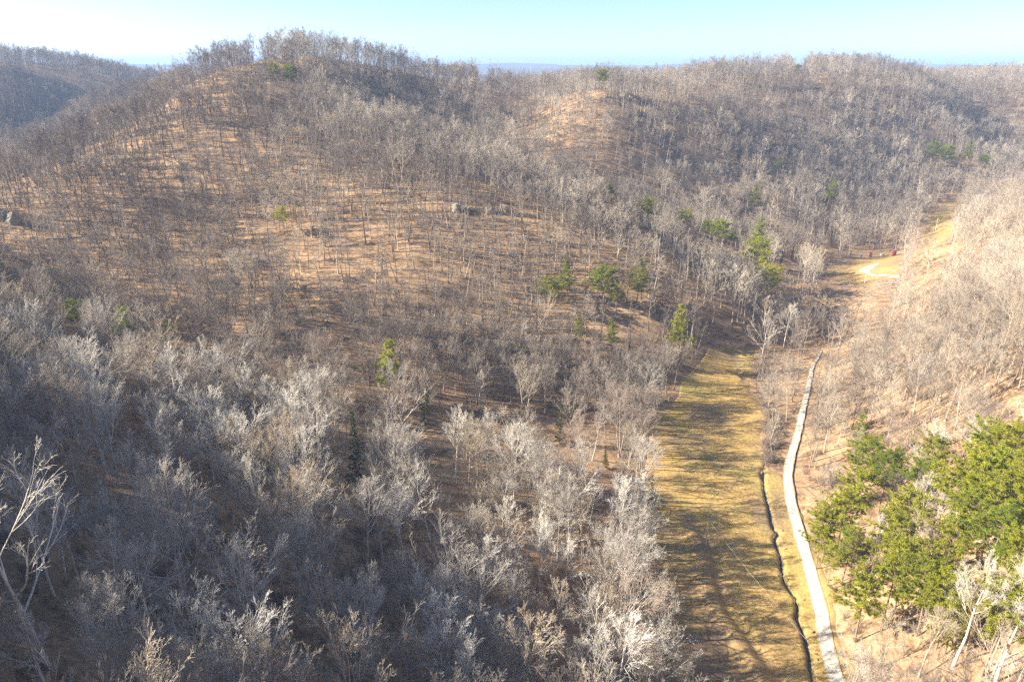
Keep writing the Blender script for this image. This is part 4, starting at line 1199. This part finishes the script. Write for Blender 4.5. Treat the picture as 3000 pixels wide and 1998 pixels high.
x_, y_, z_ = at_z(*kz(880, 895), 3.5); z_ = float(ground(x_, y_))
e = empty('drift_pile', (x_, y_, z_)); tag(e, 'tangled heap of grey driftwood at the near edge of the clearing', 'wood pile')
for i in range(26):
    B = Segs(); p0 = np.array([rng.gauss(0, 3.6), rng.gauss(0, 1.2), .25 + abs(rng.gauss(0, .45))]); az = rng.uniform(-.7, .7) + rng.choice([0, math.pi]); el = rng.uniform(-.1, .3); L = rng.uniform(2, 5)
    d_ = np.array([math.cos(az) * math.cos(el), math.sin(az) * math.cos(el), math.sin(el)])
    B.add(p0, p0 + d_ * L * .5, .2, .16); B.add(p0 + d_ * L * .5, p0 + d_ * L + np.array([0, 0, rng.uniform(-.2, .4)]), .16, .07)
    link('log', B.mesh('log', rng.choice([M_LOG, M_LOG, M_LOGDARK]), 6), e)
# broken stump by the upper creek bend
x_, y_, z_ = at_z(1960, 1178, .3); z_ = float(ground(x_, y_))
e = empty('tree_stump', (x_, y_, z_)); tag(e, 'grey broken stump at the creek bend on the field edge', 'stump')
lathe('stump', [(.75, -.3), (.55, .3), (.46, 1.2), (.50, 2.0), (.38, 2.3), (.15, 1.9), (0, 1.8)], M_LOG, 11, e)
for i in range(6):
    an = i * 1.05; tube('root', [(0, 0, .35), (.8 * math.cos(an), .8 * math.sin(an), .12), (1.7 * math.cos(an + .2), 1.7 * math.sin(an + .2), -.12)], .2, .06, M_LOG, 5, e)
# stones along the creek
cst = [rock_mesh(200 + q, 1, .8, .6) for q in range(3)]
for i, (t, sd_, s_, lab) in enumerate(((6.4, 1.6, .5, 'pale stone on the road side of the creek\'s sharp bend'), (9.3, 1.9, .55, 'pale stone on the grass where the creek runs closest to the road'),
        (11.6, -1.6, .45, 'pale stone on the field side of the creek halfway down'), (14.4, 1.8, .5, 'pale stone between creek and road in the lower field'), (17.3, 2.2, .7, 'large whitish stone between creek and road near the lower edge'), (19.2, 1.7, .5, 'pale stone by the creek just above the bottom of the photo'))):
    j = int(t); f = t - j
    cx_ = CREEK[j][0] * (1 - f) + CREEK[j + 1][0] * f + sd_; cy_ = CREEK[j][1] * (1 - f) + CREEK[j + 1][1] * f
    o = link('stone', cst[i % 3], None, (cx_, cy_, float(field_z(cx_, cy_)) - .05), (0, 0, rng.uniform(0, 6)), (s_ * 1.3,) * 3)
    tag(o, lab, 'stone', 'stones along the creek')

# ------------------------------------------------------------------ mast on the skyline
mx, my, mz = at_y(1554, 196, 4200); mz = float(ground(mx, my))
mt = at_y(1554, 155, 4200)[2] - mz
e = empty('radio_mast', (mx, my, mz)); tag(e, 'thin lattice radio mast on the hazy horizon', 'mast')
for k_ in range(3):
    an = k_ * 2.094; tube('leg', [(1.6 * math.cos(an), 1.6 * math.sin(an), -3), (.9 * math.cos(an), .9 * math.sin(an), mt)], .35, .28, M_STEEL, 4, e)
S = Segs(); nb = int(mt / 4)
for i in range(nb):
    for k_ in range(3):
        a1, a2 = k_ * 2.094, (k_ + 1) * 2.094; r1 = 1.6 - .7 * i / nb
        S.add(np.array([r1 * math.cos(a1), r1 * math.sin(a1), i * 4]), np.array([r1 * math.cos(a2), r1 * math.sin(a2), i * 4 + 4]), .16, .16)
link('bracing', S.mesh('bracing', M_STEEL, 3), e)
for zz in (.97, .80):
    tube('antenna', [(0, -1.5, mt * zz - 3), (0, -1.5, mt * zz + 3)], 1.0, 1.0, M_WHITE, 8, e)

# ------------------------------------------------------------------ haze
HAZE = 1.6e-4
mh = bpy.data.materials.new('haze'); mh.use_nodes = True; nt = mh.node_tree
nt.nodes.remove(nt.nodes['Principled BSDF'])
pv = nt.nodes.new('ShaderNodeVolumePrincipled')
pv.inputs['Color'].default_value = (0.40, 0.62, 1.0, 1)
pv.inputs['Density'].default_value = HAZE
pv.inputs['Anisotropy'].default_value = 0.0
nt.links.new(pv.outputs[0], nt.nodes['Material Output'].inputs['Volume'])
bm = bmesh.new(); bmesh.ops.create_cube(bm, size=1.0)
hx = max(-GX[0], GX[-1]) + 50; hy0, hy1 = GY[0] - 50, GY[-1] + 50
top = float(GZ.max()) + 24; bot = float(GZ.min()) - 3
bmesh.ops.scale(bm, vec=(2 * hx, hy1 - hy0, top - bot), verts=bm.verts)
me = bpy.data.meshes.new('haze'); bm.to_mesh(me); bm.free(); me.materials.append(mh)
o = link('haze', me, None, (0, (hy0 + hy1) / 2, (top + bot) / 2)); tag(o, 'thin blue haze over the far hills', 'haze', kind='stuff')
print('haze top', top, 'ground range', GZ.min(), GZ.max())
